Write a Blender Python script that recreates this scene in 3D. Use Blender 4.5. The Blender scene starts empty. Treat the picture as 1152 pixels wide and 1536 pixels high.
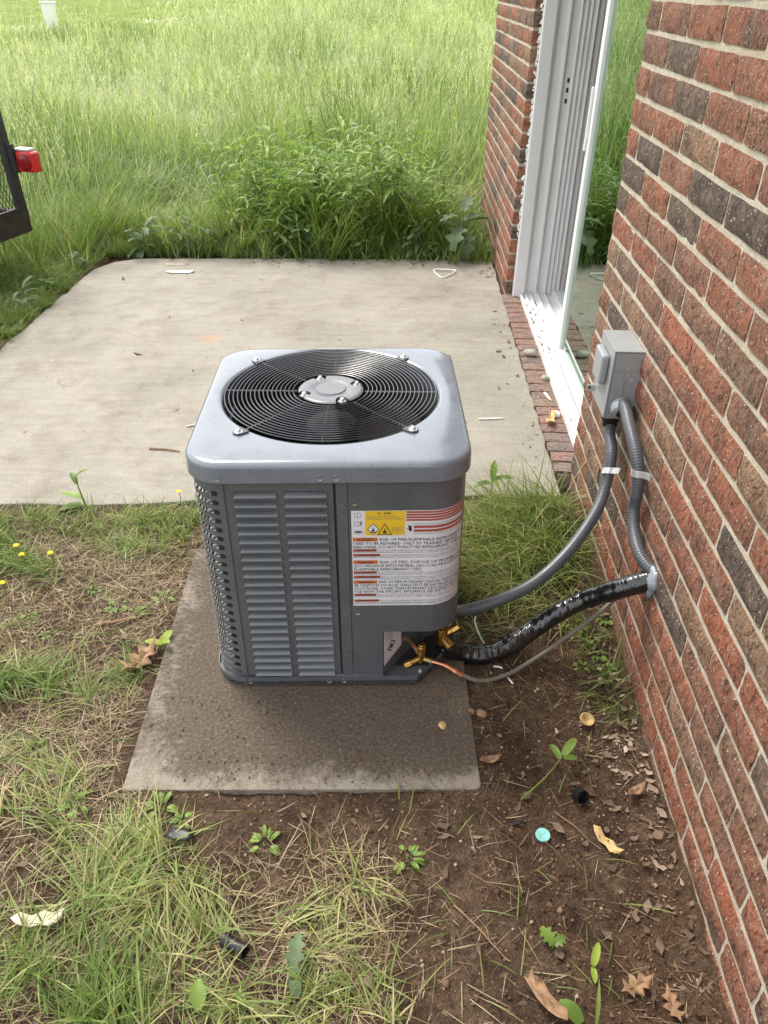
import bpy, bmesh, math, random
import numpy as np
from mathutils import Vector, Matrix
R = math.radians
rs = np.random.RandomState(7)
random.seed(7)
scene = bpy.context.scene
COL = scene.collection

# ------------------------------------------------------------------ camera, sky, sun, exposure
cd = bpy.data.cameras.new('camera'); cam = bpy.data.objects.new('camera', cd); COL.objects.link(cam)
_r = Vector((0.99954346, 0.02379471, 0.01861952)); _u = Vector((-0.0286953, 0.55470877, 0.83154962)); _f = Vector((-0.00945807, 0.83170427, -0.55513831))
cam.matrix_world = Matrix(((_r.x, _u.x, -_f.x, -0.67236), (_r.y, _u.y, -_f.y, -2.62003), (_r.z, _u.z, -_f.z, 1.52769), (0, 0, 0, 1)))
cd.sensor_fit = 'VERTICAL'; cd.sensor_height = 24; cd.lens = 24 * 1190 / 1536
cd.clip_start = 0.05; cd.clip_end = 2000
scene.camera = cam

SUN_EL, SUN_AZ = 56, -38          # azimuth measured from +Y towards +X
world = bpy.data.worlds.new('World'); scene.world = world; world.use_nodes = True
wn = world.node_tree.nodes; wl = world.node_tree.links; wn.clear()
wo = wn.new('ShaderNodeOutputWorld'); bg = wn.new('ShaderNodeBackground'); sky = wn.new('ShaderNodeTexSky')
sky.sky_type = 'NISHITA'; sky.sun_disc = False; sky.sun_elevation = R(SUN_EL); sky.sun_rotation = R(SUN_AZ)
sky.air_density = 1.0; sky.dust_density = 3.0; sky.ozone_density = 1.0
# broken bright cloud over the whole dome: noise in sky direction mixes the blue towards white
wtc = wn.new('ShaderNodeTexCoord'); wno = wn.new('ShaderNodeTexNoise'); wno.inputs['Scale'].default_value = 2.2; wno.inputs['Detail'].default_value = 6
wrp = wn.new('ShaderNodeValToRGB'); wrp.color_ramp.elements[0].position = .36; wrp.color_ramp.elements[1].position = .6
wrp.color_ramp.elements[0].color = (.45, .45, .45, 1); wrp.color_ramp.elements[1].color = (.95, .95, .95, 1)
wmx = wn.new('ShaderNodeMixRGB'); wmx.inputs[2].default_value = (10.5, 10.6, 10.8, 1)
wl.new(wtc.outputs['Generated'], wno.inputs['Vector']); wl.new(wno.outputs['Fac'], wrp.inputs[0])
wl.new(wrp.outputs[0], wmx.inputs[0]); wl.new(sky.outputs[0], wmx.inputs[1]); wl.new(wmx.outputs[0], bg.inputs[0])
bg.inputs[1].default_value = 0.1; wl.new(bg.outputs[0], wo.inputs[0])

sd = bpy.data.lights.new('sun', 'SUN'); sun = bpy.data.objects.new('sun', sd); COL.objects.link(sun)
sd.energy = 1.8; sd.angle = R(20); sd.color = (1.0, .95, .86)
sdir = Vector((math.sin(R(SUN_AZ)) * math.cos(R(SUN_EL)), math.cos(R(SUN_AZ)) * math.cos(R(SUN_EL)), math.sin(R(SUN_EL))))
sun.rotation_euler = (-sdir).to_track_quat('-Z', 'Y').to_euler(); sun.location = (0, 0, 20)
scene.view_settings.view_transform = 'Standard'; scene.view_settings.look = 'None'
scene.view_settings.exposure = 1.15; scene.view_settings.gamma = 1
scene.render.engine = 'CYCLES'
scene.cycles.max_bounces = 8; scene.cycles.transparent_max_bounces = 8

# ------------------------------------------------------------------ material helpers
class NT:
    def __init__(s, name):
        s.m = bpy.data.materials.new(name); s.m.use_nodes = True
        s.t = s.m.node_tree; s.t.nodes.clear()
        s.out = s.t.nodes.new('ShaderNodeOutputMaterial')
    def n(s, typ, **kw):
        nd = s.t.nodes.new('ShaderNode' + typ)
        for k, v in kw.items():
            if k.startswith('_'): setattr(nd, k[1:], v)
            else:
                key = int(k[1:]) if k[0] == 'i' and k[1:].isdigit() else k.replace('__', ' ')
                if isinstance(v, bpy.types.NodeSocket): s.t.links.new(v, nd.inputs[key])
                else: nd.inputs[key].default_value = v
        return nd
    def l(s, a, b): s.t.links.new(a, b)
    def coord(s, kind='Object'): return s.n('TexCoord').outputs[kind]
    def pos(s): return s.n('NewGeometry').outputs['Position']
    def mapping(s, v, scale=(1, 1, 1), rot=(0, 0, 0)):
        m = s.n('Mapping', Scale=scale, Rotation=rot); s.l(v, m.inputs['Vector']); return m.outputs[0]
    def noise(s, v, scale, detail=4, rough=.55, col=False):
        nd = s.n('TexNoise', Scale=scale, Detail=detail, Roughness=rough); s.l(v, nd.inputs['Vector'])
        return nd.outputs['Color' if col else 'Fac']
    def vor(s, v, scale, feat='F1', out='Distance'):
        nd = s.n('TexVoronoi', _feature=feat, Scale=scale); s.l(v, nd.inputs['Vector']); return nd.outputs[out]
    def ramp(s, fac, stops, interp='LINEAR'):
        nd = s.n('ValToRGB'); s.l(fac, nd.inputs[0]); cr = nd.color_ramp; cr.interpolation = interp
        while len(cr.elements) < len(stops): cr.elements.new(.5)
        for e, (p, c) in zip(cr.elements, stops):
            e.position = p; e.color = (c, c, c, 1) if isinstance(c, (int, float)) else (*c, 1)
        return nd.outputs[0]
    def mix(s, fac, a, b, mode='MIX'):
        nd = s.n('MixRGB', _blend_type=mode)
        for i, v in enumerate((fac, a, b)):
            if isinstance(v, bpy.types.NodeSocket): s.l(v, nd.inputs[i])
            elif i == 0: nd.inputs[0].default_value = v
            else: nd.inputs[i].default_value = (v, v, v, 1) if isinstance(v, (int, float)) else (*v, 1)
        return nd.outputs[0]
    def math(s, op, a, b=0.0, c=None):
        nd = s.n('Math', _operation=op)
        for i, v in enumerate((a, b) if c is None else (a, b, c)):
            if isinstance(v, bpy.types.NodeSocket): s.l(v, nd.inputs[i])
            else: nd.inputs[i].default_value = v
        return nd.outputs[0]
    def bump(s, h, strength=.5, dist=.01):
        nd = s.n('Bump', Strength=strength, Distance=dist); s.l(h, nd.inputs['Height']); return nd.outputs[0]
    def princ(s, col, rough=.6, metal=0, spec=.5, normal=None, **kw):
        p = s.n('BsdfPrincipled')
        def put(k, v):
            if isinstance(v, bpy.types.NodeSocket): s.l(v, p.inputs[k])
            elif isinstance(v, (tuple, list)) and len(v) == 3: p.inputs[k].default_value = (*v, 1)
            else: p.inputs[k].default_value = v
        put('Base Color', col); put('Roughness', rough); put('Metallic', metal); put('Specular IOR Level', spec)
        if normal is not None: s.l(normal, p.inputs['Normal'])
        for k, v in kw.items(): put(k.replace('__', ' '), v)
        s.l(p.outputs[0], s.out.inputs[0]); return p

def simple(name, col, rough=.5, metal=0, spec=.5, var=.12, nscale=40, bump=0.0, coat=0):
    t = NT(name); v = t.coord()
    n = t.noise(v, nscale, 5)
    c = t.mix(1, col, t.ramp(n, [(.25, 1 - var), (.75, 1 + var)]), 'MULTIPLY')
    rr = t.ramp(t.noise(v, nscale * .3, 3), [(.3, max(0, rough - .07)), (.7, min(1, rough + .07))])
    nm = t.bump(t.noise(v, nscale * 4, 3), bump, .002) if bump else None
    t.princ(c, rr, metal, spec, nm)
    return t.m

def mat_paint(name, col, rough=.38, coat=0.0):
    # powder coat: faint orange peel, dust film and rain specks
    t = NT(name); v = t.pos()
    n = t.noise(v, 18, 5)
    c = t.mix(1, col, t.ramp(n, [(.3, .92), (.7, 1.08)]), 'MULTIPLY')
    spk = t.ramp(t.vor(v, 120), [(.15, 1), (.22, 0)])
    msk = t.math('MULTIPLY', spk, t.ramp(t.noise(v, 60, 2), [(.46, 0), (.54, 1)]))
    c = t.mix(t.math('MULTIPLY', msk, .7), c, (.045, .04, .036))
    rr = t.ramp(t.noise(v, 9, 4), [(.35, rough - .06), (.65, rough + .1)])
    nm = t.bump(t.noise(v, 900, 2), .06, .001)
    t.princ(c, rr, 0, .5, nm, Coat__Weight=coat, Coat__Roughness=.16); return t.m

def mat_brick(name, island=False, sill=False):
    t = NT(name); v = t.pos()
    rnd = t.n('NewGeometry').outputs['Random Per Island'] if island else t.n('ObjectInfo').outputs['Random']
    base = t.ramp(rnd, [(0, (.235, .085, .052)), (.16, (.20, .092, .062)), (.30, (.27, .092, .055)), (.44, (.17, .09, .064)),
                        (.56, (.215, .135, .092)), (.66, (.18, .08, .056)), (.74, (.25, .10, .064)), (.82, (.13, .088, .072)), (.9, (.092, .068, .060)), (1.0, (.066, .053, .05))])
    off = t.n('CombineXYZ'); t.l(t.math('MULTIPLY', rnd, 37.0), off.inputs[0]); t.l(t.math('MULTIPLY', rnd, 11.0), off.inputs[1])
    va = t.n('VectorMath', _operation='ADD'); t.l(v, va.inputs[0]); t.l(off.outputs[0], va.inputs[1]); v2 = va.outputs[0]
    n1 = t.noise(v2, 14, 5)
    flash = t.ramp(t.noise(v2, 8, 4), [(.52, 0), (.68, .7)])
    c = t.mix(1, base, t.ramp(n1, [(.25, .9), (.55, 1.4), (.8, 1.75)]), 'MULTIPLY')
    c = t.mix(1, c, (1.06, 1.0, .88), 'MULTIPLY')
    c = t.mix(flash, c, (.10, .07, .056))
    # rough pitted face: dark pits, dusty pale bloom, lime specks
    drag = t.noise(t.mapping(v2, (1, 60, 16), (R(28), 0, 0)), 2.2, 6, .65)
    pits = t.ramp(t.noise(t.mapping(v2, (1, 1.6, .9), (R(25), 0, 0)), 62, 4, .62), [(.33, 1), (.43, 0)])
    c = t.mix(t.math('MULTIPLY', pits, .7), c, (.05, .03, .024))
    c = t.mix(1, c, t.ramp(drag, [(.3, .45), (.5, 1.0), (.7, 1.35)]), 'MULTIPLY')
    dust = t.ramp(t.noise(v2, 30, 6, .7), [(.46, 0), (.74, .5)])
    c = t.mix(dust, c, (.43, .29, .20))
    smear = t.ramp(t.noise(v2, 5, 7, .75), [(.58, 0), (.74, .5)])
    c = t.mix(smear, c, (.40, .33, .26))
    sp = t.ramp(t.vor(v2, 78), [(.16, 1), (.24, 0)])
    spm = t.math('MULTIPLY', sp, t.ramp(t.noise(v2, 26, 3), [(.43, 0), (.5, 1)]))
    c = t.mix(t.math('MULTIPLY', spm, .8), c, (.62, .52, .44))
    if sill: c = t.mix(.5, c, (.36, .27, .24))
    h = t.math('ADD', t.math('MULTIPLY', drag, .9), t.math('MULTIPLY', t.noise(v2, 120, 4), .5))
    h = t.math('SUBTRACT', h, t.math('MULTIPLY', pits, .5)); h = t.math('ADD', h, t.math('MULTIPLY', spm, .35))
    t.princ(c, .78, 0, .35, t.bump(h, 1.0, .016)); return t.m

def mat_mortar():
    t = NT('mortar'); v = t.pos()
    c = t.ramp(t.noise(v, 60, 6, .7), [(.3, (.44, .385, .295)), (.6, (.61, .55, .44)), (.8, (.71, .66, .56))])
    stain = t.ramp(t.noise(v, 3, 4), [(.45, 0), (.7, .45)])
    c = t.mix(stain, c, (.46, .37, .25))
    t.princ(c, .92, 0, .2, t.bump(t.noise(v, 240, 5, .7), .9, .006)); return t.m

def mat_patio():
    t = NT('patio_concrete'); v = t.pos()
    c = t.ramp(t.noise(v, 2.2, 6, .6), [(.3, (.225, .202, .168)), (.5, (.292, .265, .222)), (.72, (.355, .325, .275))])
    fine = t.noise(v, 150, 4, .7)
    c = t.mix(1, c, t.ramp(fine, [(.25, .6), (.5, 1), (.75, 1.28)]), 'MULTIPLY')
    agg = t.ramp(t.vor(v, 130, out='Color'), [(.05, .55), (.2, 1), (.9, 1), (1, 1.3)])
    c = t.mix(.55, c, t.mix(1, c, agg, 'MULTIPLY'))
    dk = t.ramp(t.noise(v, 4.5, 7, .72), [(.47, 0), (.70, .6)])
    c = t.mix(dk, c, (.135, .112, .085))
    c = t.mix(t.ramp(t.noise(v, 1.6, 6, .7), [(.42, 0), (.66, .5)]), c, (.37, .34, .29))
    wv = t.noise(t.mapping(v, (2, 26, 1), (0, 0, .5)), 1.4, 4)
    c = t.mix(1, c, t.ramp(wv, [(.35, .94), (.65, 1.05)]), 'MULTIPLY')
    # rust spot behind the unit
    dd = t.n('VectorMath', _operation='DISTANCE'); t.l(v, dd.inputs[0]); dd.inputs[1].default_value = (-1.62, 1.22, 0)
    rust = t.ramp(t.math('ADD', dd.outputs['Value'], t.math('MULTIPLY', fine, .05)), [(.03, .4), (.10, 0)])
    c = t.mix(rust, c, (.52, .22, .10))
    h = t.math('ADD', t.noise(v, 260, 4, .7), t.math('MULTIPLY', t.noise(t.mapping(v, (6, 60, 1), (0, 0, .4)), 2, 3), .5))
    t.princ(c, .9, 0, .25, t.bump(h, .45, .004)); return t.m

def mat_pad():
    t = NT('pad_concrete'); v = t.coord()
    c = t.ramp(t.noise(v, 9, 6, .65), [(.3, (.27, .225, .175)), (.7, (.40, .36, .305))])
    fine = t.noise(v, 190, 5, .75)
    c = t.mix(1, c, t.ramp(fine, [(.25, .65), (.75, 1.25)]), 'MULTIPLY')
    # dirt swept over the middle, thinner towards the edges and left strip
    sx = t.n('SeparateXYZ'); t.l(v, sx.inputs[0])
    ex = t.ramp(t.math('ABSOLUTE', t.math('SUBTRACT', sx.outputs[0], .05)), [(.30, 1), (.42, .55)])
    ey = t.ramp(t.math('ADD', sx.outputs[1], .5), [(.0, .42), (.09, .85), (.18, 1)])
    base = t.math('MULTIPLY', ex, ey)
    n = t.math('ADD', t.math('MULTIPLY', t.noise(v, 6, 8, .75), .38), t.math('ADD', t.math('MULTIPLY', t.noise(v, 19, 6, .75), .3), t.math('MULTIPLY', t.noise(v, 75, 6, .8), .32)))
    msk = t.ramp(t.math('ADD', t.math('MULTIPLY', base, .34), t.math('MULTIPLY', n, .9)), [(.575, 0), (.67, .86)])
    dirt = t.ramp(t.noise(v, 120, 5, .7), [(.3, (.032, .023, .016)), (.55, (.115, .084, .06)), (.8, (.31, .25, .185))])
    c = t.mix(msk, c, dirt)
    orange = t.ramp(t.noise(v, 4.2, 3), [(.6, 0), (.75, .45)])
    c = t.mix(orange, c, (.34, .19, .095))
    h = t.math('ADD', t.noise(v, 200, 5, .75), t.math('MULTIPLY', msk, t.noise(v, 90, 4)))
    t.princ(c, .93, 0, .2, t.bump(h, .8, .007)); return t.m

def mat_ground():
    t = NT('soil'); v = t.pos()
    c = t.ramp(t.noise(v, 11, 7, .68), [(.28, (.062, .040, .027)), (.5, (.122, .078, .051)), (.72, (.20, .135, .088))])
    c = t.mix(t.ramp(t.noise(v, 3.1, 4), [(.52, 0), (.7, .5)]), c, (.165, .088, .05))
    fine = t.noise(v, 170, 5, .75)
    c = t.mix(1, c, t.ramp(fine, [(.25, .4), (.5, .95), (.78, 1.9)]), 'MULTIPLY')
    c = t.mix(1, c, t.ramp(t.noise(v, 48, 5, .7), [(.3, .6), (.5, 1), (.72, 1.45)]), 'MULTIPLY')
    lf = t.vor(t.mapping(v, (1, 1.7, 1), (0, 0, .6)), 75, out='Color')
    lm = t.ramp(lf, [(.86, 0), (.9, .6)])
    c = t.mix(lm, c, (.27, .19, .12))
    # beyond the yard the sheet is meadow floor
    sx = t.n('SeparateXYZ'); t.l(v, sx.inputs[0])
    far = t.math('MAXIMUM', t.ramp(t.math('MULTIPLY', sx.outputs[1], .1), [(.27, 0), (.34, 1)]), t.ramp(t.math('MULTIPLY', sx.outputs[0], -.1), [(.27, 0), (.32, 1)]))
    g = t.ramp(t.noise(v, 1.3, 7, .7), [(.3, (.10, .15, .03)), (.55, (.19, .24, .055)), (.75, (.30, .29, .11))])
    c = t.mix(far, c, g)
    h = t.math('ADD', t.noise(v, 60, 6, .7), t.math('MULTIPLY', fine, .5))
    t.princ(c, .95, 0, .15, t.bump(h, 1.0, .02)); return t.m

def mat_leaf(name, stops, attr='rnd', rough=.5, trans=.35, spec=.35):
    t = NT(name); a = t.n('Attribute', _attribute_name=attr).outputs['Fac']
    c = t.ramp(a, stops)
    c = t.mix(1, c, t.ramp(t.noise(t.pos(), 22, 3), [(.3, .82), (.7, 1.18)]), 'MULTIPLY')
    p = t.princ(c, rough, 0, spec)
    tr = t.n('BsdfTranslucent'); t.l(t.mix(1, c, (1.15, 1.25, .65), 'MULTIPLY'), tr.inputs[0])
    ms = t.n('MixShader'); ms.inputs[0].default_value = trans
    t.l(p.outputs[0], ms.inputs[1]); t.l(tr.outputs[0], ms.inputs[2]); t.l(ms.outputs[0], t.out.inputs[0])
    return t.m

M = {}
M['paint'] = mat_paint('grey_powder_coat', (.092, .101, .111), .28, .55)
M['lid'] = mat_paint('grey_coat_sky_lightened', (.16, .178, .21), .20, .8)  # same paint as the cabinet; sky brightness on the top put into the colour
M['brick'] = mat_brick('brick_face'); M['brick_far'] = mat_brick('brick_face_joined', True); M['brick_sill'] = mat_brick('brick_sill_face', False, True)
M['mortar'] = mat_mortar(); M['patio'] = mat_patio(); M['pad'] = mat_pad(); M['soil'] = mat_ground()
M['black'] = simple('black_plastic', (.012, .012, .013), .45)
M['dark'] = simple('dark_interior', (.02, .02, .022), .7)
M['wire'] = simple('guard_wire_coating', (.03, .031, .036), .2, 0, .9)
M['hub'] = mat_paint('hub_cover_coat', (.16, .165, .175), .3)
M['steel'] = simple('zinc_steel', (.66, .66, .64), .38, .55)
M['alu'] = simple('aluminium_fin', (.55, .58, .58), .5, .2)
M['brass'] = simple('brass', (.55, .36, .10), .34, 1.0)
M['copper'] = simple('copper', (.70, .30, .16), .36, 1.0)
M['dullline'] = simple('dull_grey_brown_line', (.16, .145, .115), .55)
M['white'] = simple('white_vinyl', (.73, .73, .725), .42, 0, .5, .04, 6)
M['vgrey'] = simple('grey_vinyl_edge', (.42, .42, .41), .6, 0, .3, .05, 8)
M['caulk'] = simple('old_caulk', (.70, .69, .66), .7, 0, .3, .25, 60, .5)
M['boxgrey'] = simple('disconnect_grey_enamel', (.30, .315, .32), .34, 0, .5, .05, 30)
M['conduit'] = simple('grey_conduit_jacket', (.085, .09, .10), .36, 0, .5, .12, 50)
M['pvc'] = simple('grey_connector', (.27, .285, .31), .35)
M['tape'] = None
M['sealant'] = simple('clear_milky_sealant', (.30, .33, .37), .18, 0, .6, .3, 90, .6)
M['labelwhite'] = simple('label_white', (.66, .66, .70), .42, 0, .4, .04, 20)
M['yellow'] = simple('label_yellow', (.72, .48, .03), .45, 0, .4, .04)
M['orange'] = simple('label_orange', (.52, .15, .045), .5, 0, .3, .06)
M['red'] = simple('label_red', (.36, .085, .05), .5, 0, .3, .08)
M['ink'] = simple('label_ink', (.03, .03, .035), .5, 0, .3)
M['greyink'] = simple('label_grey_ink', (.17, .17, .19), .5, 0, .3)
M['trailer'] = simple('trailer_black_paint', (.016, .015, .015), .42, 0, .5, .3, 20)
M['rust'] = simple('rusty_black_beam', (.035, .024, .018), .7, 0, .3, .5, 14)
M['room'] = simple('interior_wall', (.32, .30, .27), .9)
M['roomfloor'] = simple('interior_floor', (.17, .12, .10), .6)
M['road'] = simple('pale_road', (.52, .50, .47), .9, 0, .2, .1, 3)
M['teal'] = simple('verdigris_teal', (.20, .52, .47), .55, 0, .4, .35, 120, .4)
M['dryleaf'] = simple('dry_brown_leaf', (.26, .155, .09), .75, 0, .25, .4, 60)
M['tan'] = simple('dry_tan_leaf', (.55, .38, .17), .75, 0, .25, .35, 70)
M['palewood'] = simple('pale_wood', (.66, .58, .44), .8, 0, .2, .2, 60)
M['stone'] = simple('grey_stone', (.36, .33, .27), .9, 0, .2, .35, 40, .8)
M['whiteplastic'] = simple('white_scrap', (.78, .78, .76), .5)
M['petal'] = simple('yellow_petal', (.80, .62, .02), .6)
M['roof'] = simple('roof_shingle', (.09, .085, .08), .9, 0, .2, .3, 20)
def tape_mat():
    t = NT('black_tape'); v = t.pos()
    h = t.math('ADD', t.math('MULTIPLY', t.noise(v, 22, 3, .5), .6), t.noise(t.mapping(v, (40, 14, 14), (0, .5, .5)), 1.6, 3, .5))
    t.princ((.009, .009, .01), t.ramp(t.noise(v, 25, 4), [(.3, .08), (.7, .24)]), 0, .8, t.bump(h, .28, .02)); return t.m
M['tape'] = tape_mat()
def glass_mat():
    t = NT('door_glass')
    fr = t.n('Fresnel', IOR=1.5).outputs[0]
    inv = t.math('SUBTRACT', 1.0, fr); p2 = t.math('POWER', inv, 2.6)
    fac = t.math('SUBTRACT', 1.0, p2)
    tr = t.n('BsdfTransparent'); tr.inputs[0].default_value = (.50, .60, .55, 1)
    gl = t.n('BsdfGlossy', Roughness=.0); gl.inputs[0].default_value = (.80, .92, .84, 1)
    ms = t.n('MixShader'); t.l(fac, ms.inputs[0]); t.l(tr.outputs[0], ms.inputs[1]); t.l(gl.outputs[0], ms.inputs[2]); t.l(ms.outputs[0], t.out.inputs[0])
    return t.m
M['glass'] = glass_mat()
def lens_mat():
    t = NT('red_lamp_lens'); v = t.coord()
    w = t.n('TexWave', _bands_direction='Z', Scale=70.0); t.l(v, w.inputs['Vector'])
    t.princ((.50, .012, .012), .16, 0, .6, t.bump(w.outputs['Fac'], .25, .002), Coat__Weight=.6); return t.m
M['lens'] = lens_mat()
M['lens_dark'] = simple('dark_red_reflector', (.22, .006, .008), .2, 0, .6, .2, 200)
GR = [(0, (.075, .135, .026)), (.35, (.13, .205, .042)), (.65, (.21, .28, .07)), (.85, (.33, .35, .12)), (1, (.48, .43, .21))]
M['grass'] = mat_leaf('lawn_grass', GR)
M['field'] = mat_leaf('meadow_grass', [(0, (.06, .115, .03)), (.25, (.145, .215, .065)), (.5, (.255, .325, .13)), (.75, (.42, .46, .25)), (1, (.68, .67, .49))], trans=.42)
M['straw'] = mat_leaf('dry_straw', [(0, (.14, .09, .048)), (.5, (.29, .21, .115)), (1, (.50, .41, .24))], trans=.15)
M['weed'] = mat_leaf('weed_leaf', [(0, (.095, .165, .034)), (.4, (.18, .28, .055)), (.75, (.27, .375, .085)), (1, (.38, .47, .15))], trans=.4, rough=.42)
M['greyweed'] = mat_leaf('grey_green_leaf', [(0, (.09, .14, .07)), (1, (.17, .24, .12))], trans=.3, rough=.55)
M['limeleaf'] = mat_leaf('young_lime_leaf', [(0, (.25, .36, .05)), (1, (.42, .50, .08))], trans=.4)
M['litter'] = mat_leaf('leaf_litter', [(0, (.10, .065, .042)), (.45, (.20, .135, .092)), (.8, (.33, .24, .17)), (1, (.50, .40, .31))], trans=.1, rough=.8)
M['crumb'] = mat_leaf('soil_crumbs', [(0, (.055, .035, .024)), (.5, (.12, .075, .047)), (.85, (.20, .12, .07)), (1, (.38, .30, .23))], trans=0, rough=.95, spec=.15)

# ------------------------------------------------------------------ object helpers
def tag(o, label=None, cat=None, group=None, kind=None):
    if label: o['label'] = label
    if cat: o['category'] = cat
    if group: o['group'] = group
    if kind: o['kind'] = kind
    return o
def empty(name, loc=(0, 0, 0), rot=(0, 0, 0), parent=None):
    o = bpy.data.objects.new(name, None); COL.objects.link(o); o.location = loc; o.rotation_euler = rot; o.parent = parent
    o.empty_display_size = .05
    return o
class MB:
    """collects faces for one mesh"""
    def __init__(s): s.v = []; s.f = []
    def add(s, vs, fs):
        b = len(s.v); s.v += [tuple(p) for p in vs]; s.f += [tuple(i + b for i in f) for f in fs]; return s
    def box(s, c, d, rot=None):
        x, y, z = (d[0] / 2, d[1] / 2, d[2] / 2)
        vs = [Vector((sx * x, sy * y, sz * z)) for sx in (-1, 1) for sy in (-1, 1) for sz in (-1, 1)]
        if rot is not None: vs = [rot @ p for p in vs]
        vs = [p + Vector(c) for p in vs]
        return s.add(vs, [(0, 1, 3, 2), (4, 6, 7, 5), (0, 4, 5, 1), (2, 3, 7, 6), (0, 2, 6, 4), (1, 5, 7, 3)])
    def bb(s, x0, x1, y0, y1, z0, z1): return s.box(((x0 + x1) / 2, (y0 + y1) / 2, (z0 + z1) / 2), (x1 - x0, y1 - y0, z1 - z0))
    def prism(s, pts, z0, z1):
        n = len(pts)
        return s.add([(x, y, z0) for x, y in pts] + [(x, y, z1) for x, y in pts],
                     [tuple(range(n - 1, -1, -1)), tuple(range(n, 2 * n))] + [(i, (i + 1) % n, n + (i + 1) % n, n + i) for i in range(n)])
    def tube(s, pts, rad, sides=8, cap=True, closed=False):
        pts = [Vector(p) for p in pts]; n = len(pts)
        rads = rad if isinstance(rad, (list, tuple)) else [rad] * n
        ref = Vector((0, 0, 1)); vs = []
        prev = None
        for i, p in enumerate(pts):
            if closed: tg = pts[(i + 1) % n] - pts[i - 1]
            else: tg = pts[min(i + 1, n - 1)] - pts[max(i - 1, 0)]
            tg.normalize()
            if prev is None:
                a = tg.cross(ref)
                if a.length < .05: a = tg.cross(Vector((1, 0, 0)))
            else: a = prev - tg * prev.dot(tg)
            a.normalize(); prev = a; b = tg.cross(a)
            for k in range(sides):
                t = 2 * math.pi * k / sides
                vs.append(p + (a * math.cos(t) + b * math.sin(t)) * rads[i])
        fs = []
        for i in range(n if closed else n - 1):
            j = (i + 1) % n
            for k in range(sides):
                k2 = (k + 1) % sides
                fs.append((i * sides + k, i * sides + k2, j * sides + k2, j * sides + k))
        if cap and not closed: fs += [tuple(range(sides - 1, -1, -1)), tuple((n - 1) * sides + k for k in range(sides))]
        return s.add(vs, fs)
    def cyl(s, a, b, r, sides=16, r2=None): return s.tube([a, b], [r, r if r2 is None else r2], sides)
    def lathe(s, prof, c=(0, 0, 0), sides=24, mat=None):
        vs = []; n = len(prof)
        for i in range(sides):
            t = 2 * math.pi * i / sides
            for r, z in prof:
                p = Vector((r * math.cos(t), r * math.sin(t), z))
                if mat is not None: p = mat @ p
                vs.append(p + Vector(c))
        fs = []
        for i in range(sides):
            j = (i + 1) % sides
            for k in range(n - 1): fs.append((i * n + k, j * n + k, j * n + k + 1, i * n + k + 1))
        return s.add(vs, fs)
    def build(s, name, mat, parent=None, smooth=False, bevel=0, segs=2, loc=None):
        me = bpy.data.meshes.new(name); me.from_pydata(s.v, [], s.f); me.update()
        bm = bmesh.new(); bm.from_mesh(me)
        bmesh.ops.remove_doubles(bm, verts=bm.verts, dist=1e-6)
        bmesh.ops.recalc_face_normals(bm, faces=bm.faces)
        if bevel: bmesh.ops.bevel(bm, geom=[e for e in bm.edges if e.is_manifold and e.calc_face_angle(0) > .5], offset=bevel, segments=segs, affect='EDGES', profile=.6, clamp_overlap=True)
        bm.to_mesh(me); bm.free()
        if smooth: me.shade_auto(smooth) if False else [setattr(p, 'use_smooth', True) for p in me.polygons]
        if smooth: me.set_sharp_from_angle(angle=R(40))
        o = bpy.data.objects.new(name, me); COL.objects.link(o); me.materials.append(M[mat] if isinstance(mat, str) else mat); o.parent = parent
        if loc is not None: o.location = loc
        return o
def from_np(name, V, F, mat, rnd=None, parent=None, smooth=True):
    """V (n,3), F list of (m,k) int arrays, rnd per vertex"""
    me = bpy.data.meshes.new(name)
    nl = sum(f.size for f in F); nf = sum(len(f) for f in F)
    me.vertices.add(len(V)); me.vertices.foreach_set('co', np.ascontiguousarray(V, dtype=np.float32).ravel())
    me.loops.add(nl); me.loops.foreach_set('vertex_index', np.concatenate([f.ravel() for f in F]).astype(np.int32))
    me.polygons.add(nf)
    tot = np.concatenate([np.full(len(f), f.shape[1]) for f in F]); st = np.concatenate([[0], np.cumsum(tot)[:-1]])
    me.polygons.foreach_set('loop_start', st.astype(np.int32))
    if smooth: me.polygons.foreach_set('use_smooth', np.ones(nf, dtype=bool))
    me.update(calc_edges=True); me.validate()
    if rnd is not None:
        at = me.attributes.new('rnd', 'FLOAT', 'POINT'); at.data.foreach_set('value', np.ascontiguousarray(rnd, dtype=np.float32))
    o = bpy.data.objects.new(name, me); COL.objects.link(o); me.materials.append(M[mat]); o.parent = parent
    return o
def copy_tree(o, parent=None):
    c = o.copy(); COL.objects.link(c); c.parent = parent
    for ch in list(o.children): copy_tree(ch, c)
    return c
def smooth_path(pts, n=60):
    """Catmull-Rom through pts"""
    P = [Vector(p) for p in pts]; P = [P[0] * 2 - P[1]] + P + [P[-1] * 2 - P[-2]]
    out = []
    segs = len(P) - 3
    for i in range(segs):
        a, b, c, d = P[i:i + 4]; k = max(2, n // segs)
        for j in range(k + (1 if i == segs - 1 else 0)):
            t = j / k
            out.append(.5 * ((2 * b) + (c - a) * t + (2 * a - 5 * b + 4 * c - d) * t * t + (3 * b - a - 3 * c + d) * t ** 3))
    return out
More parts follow.
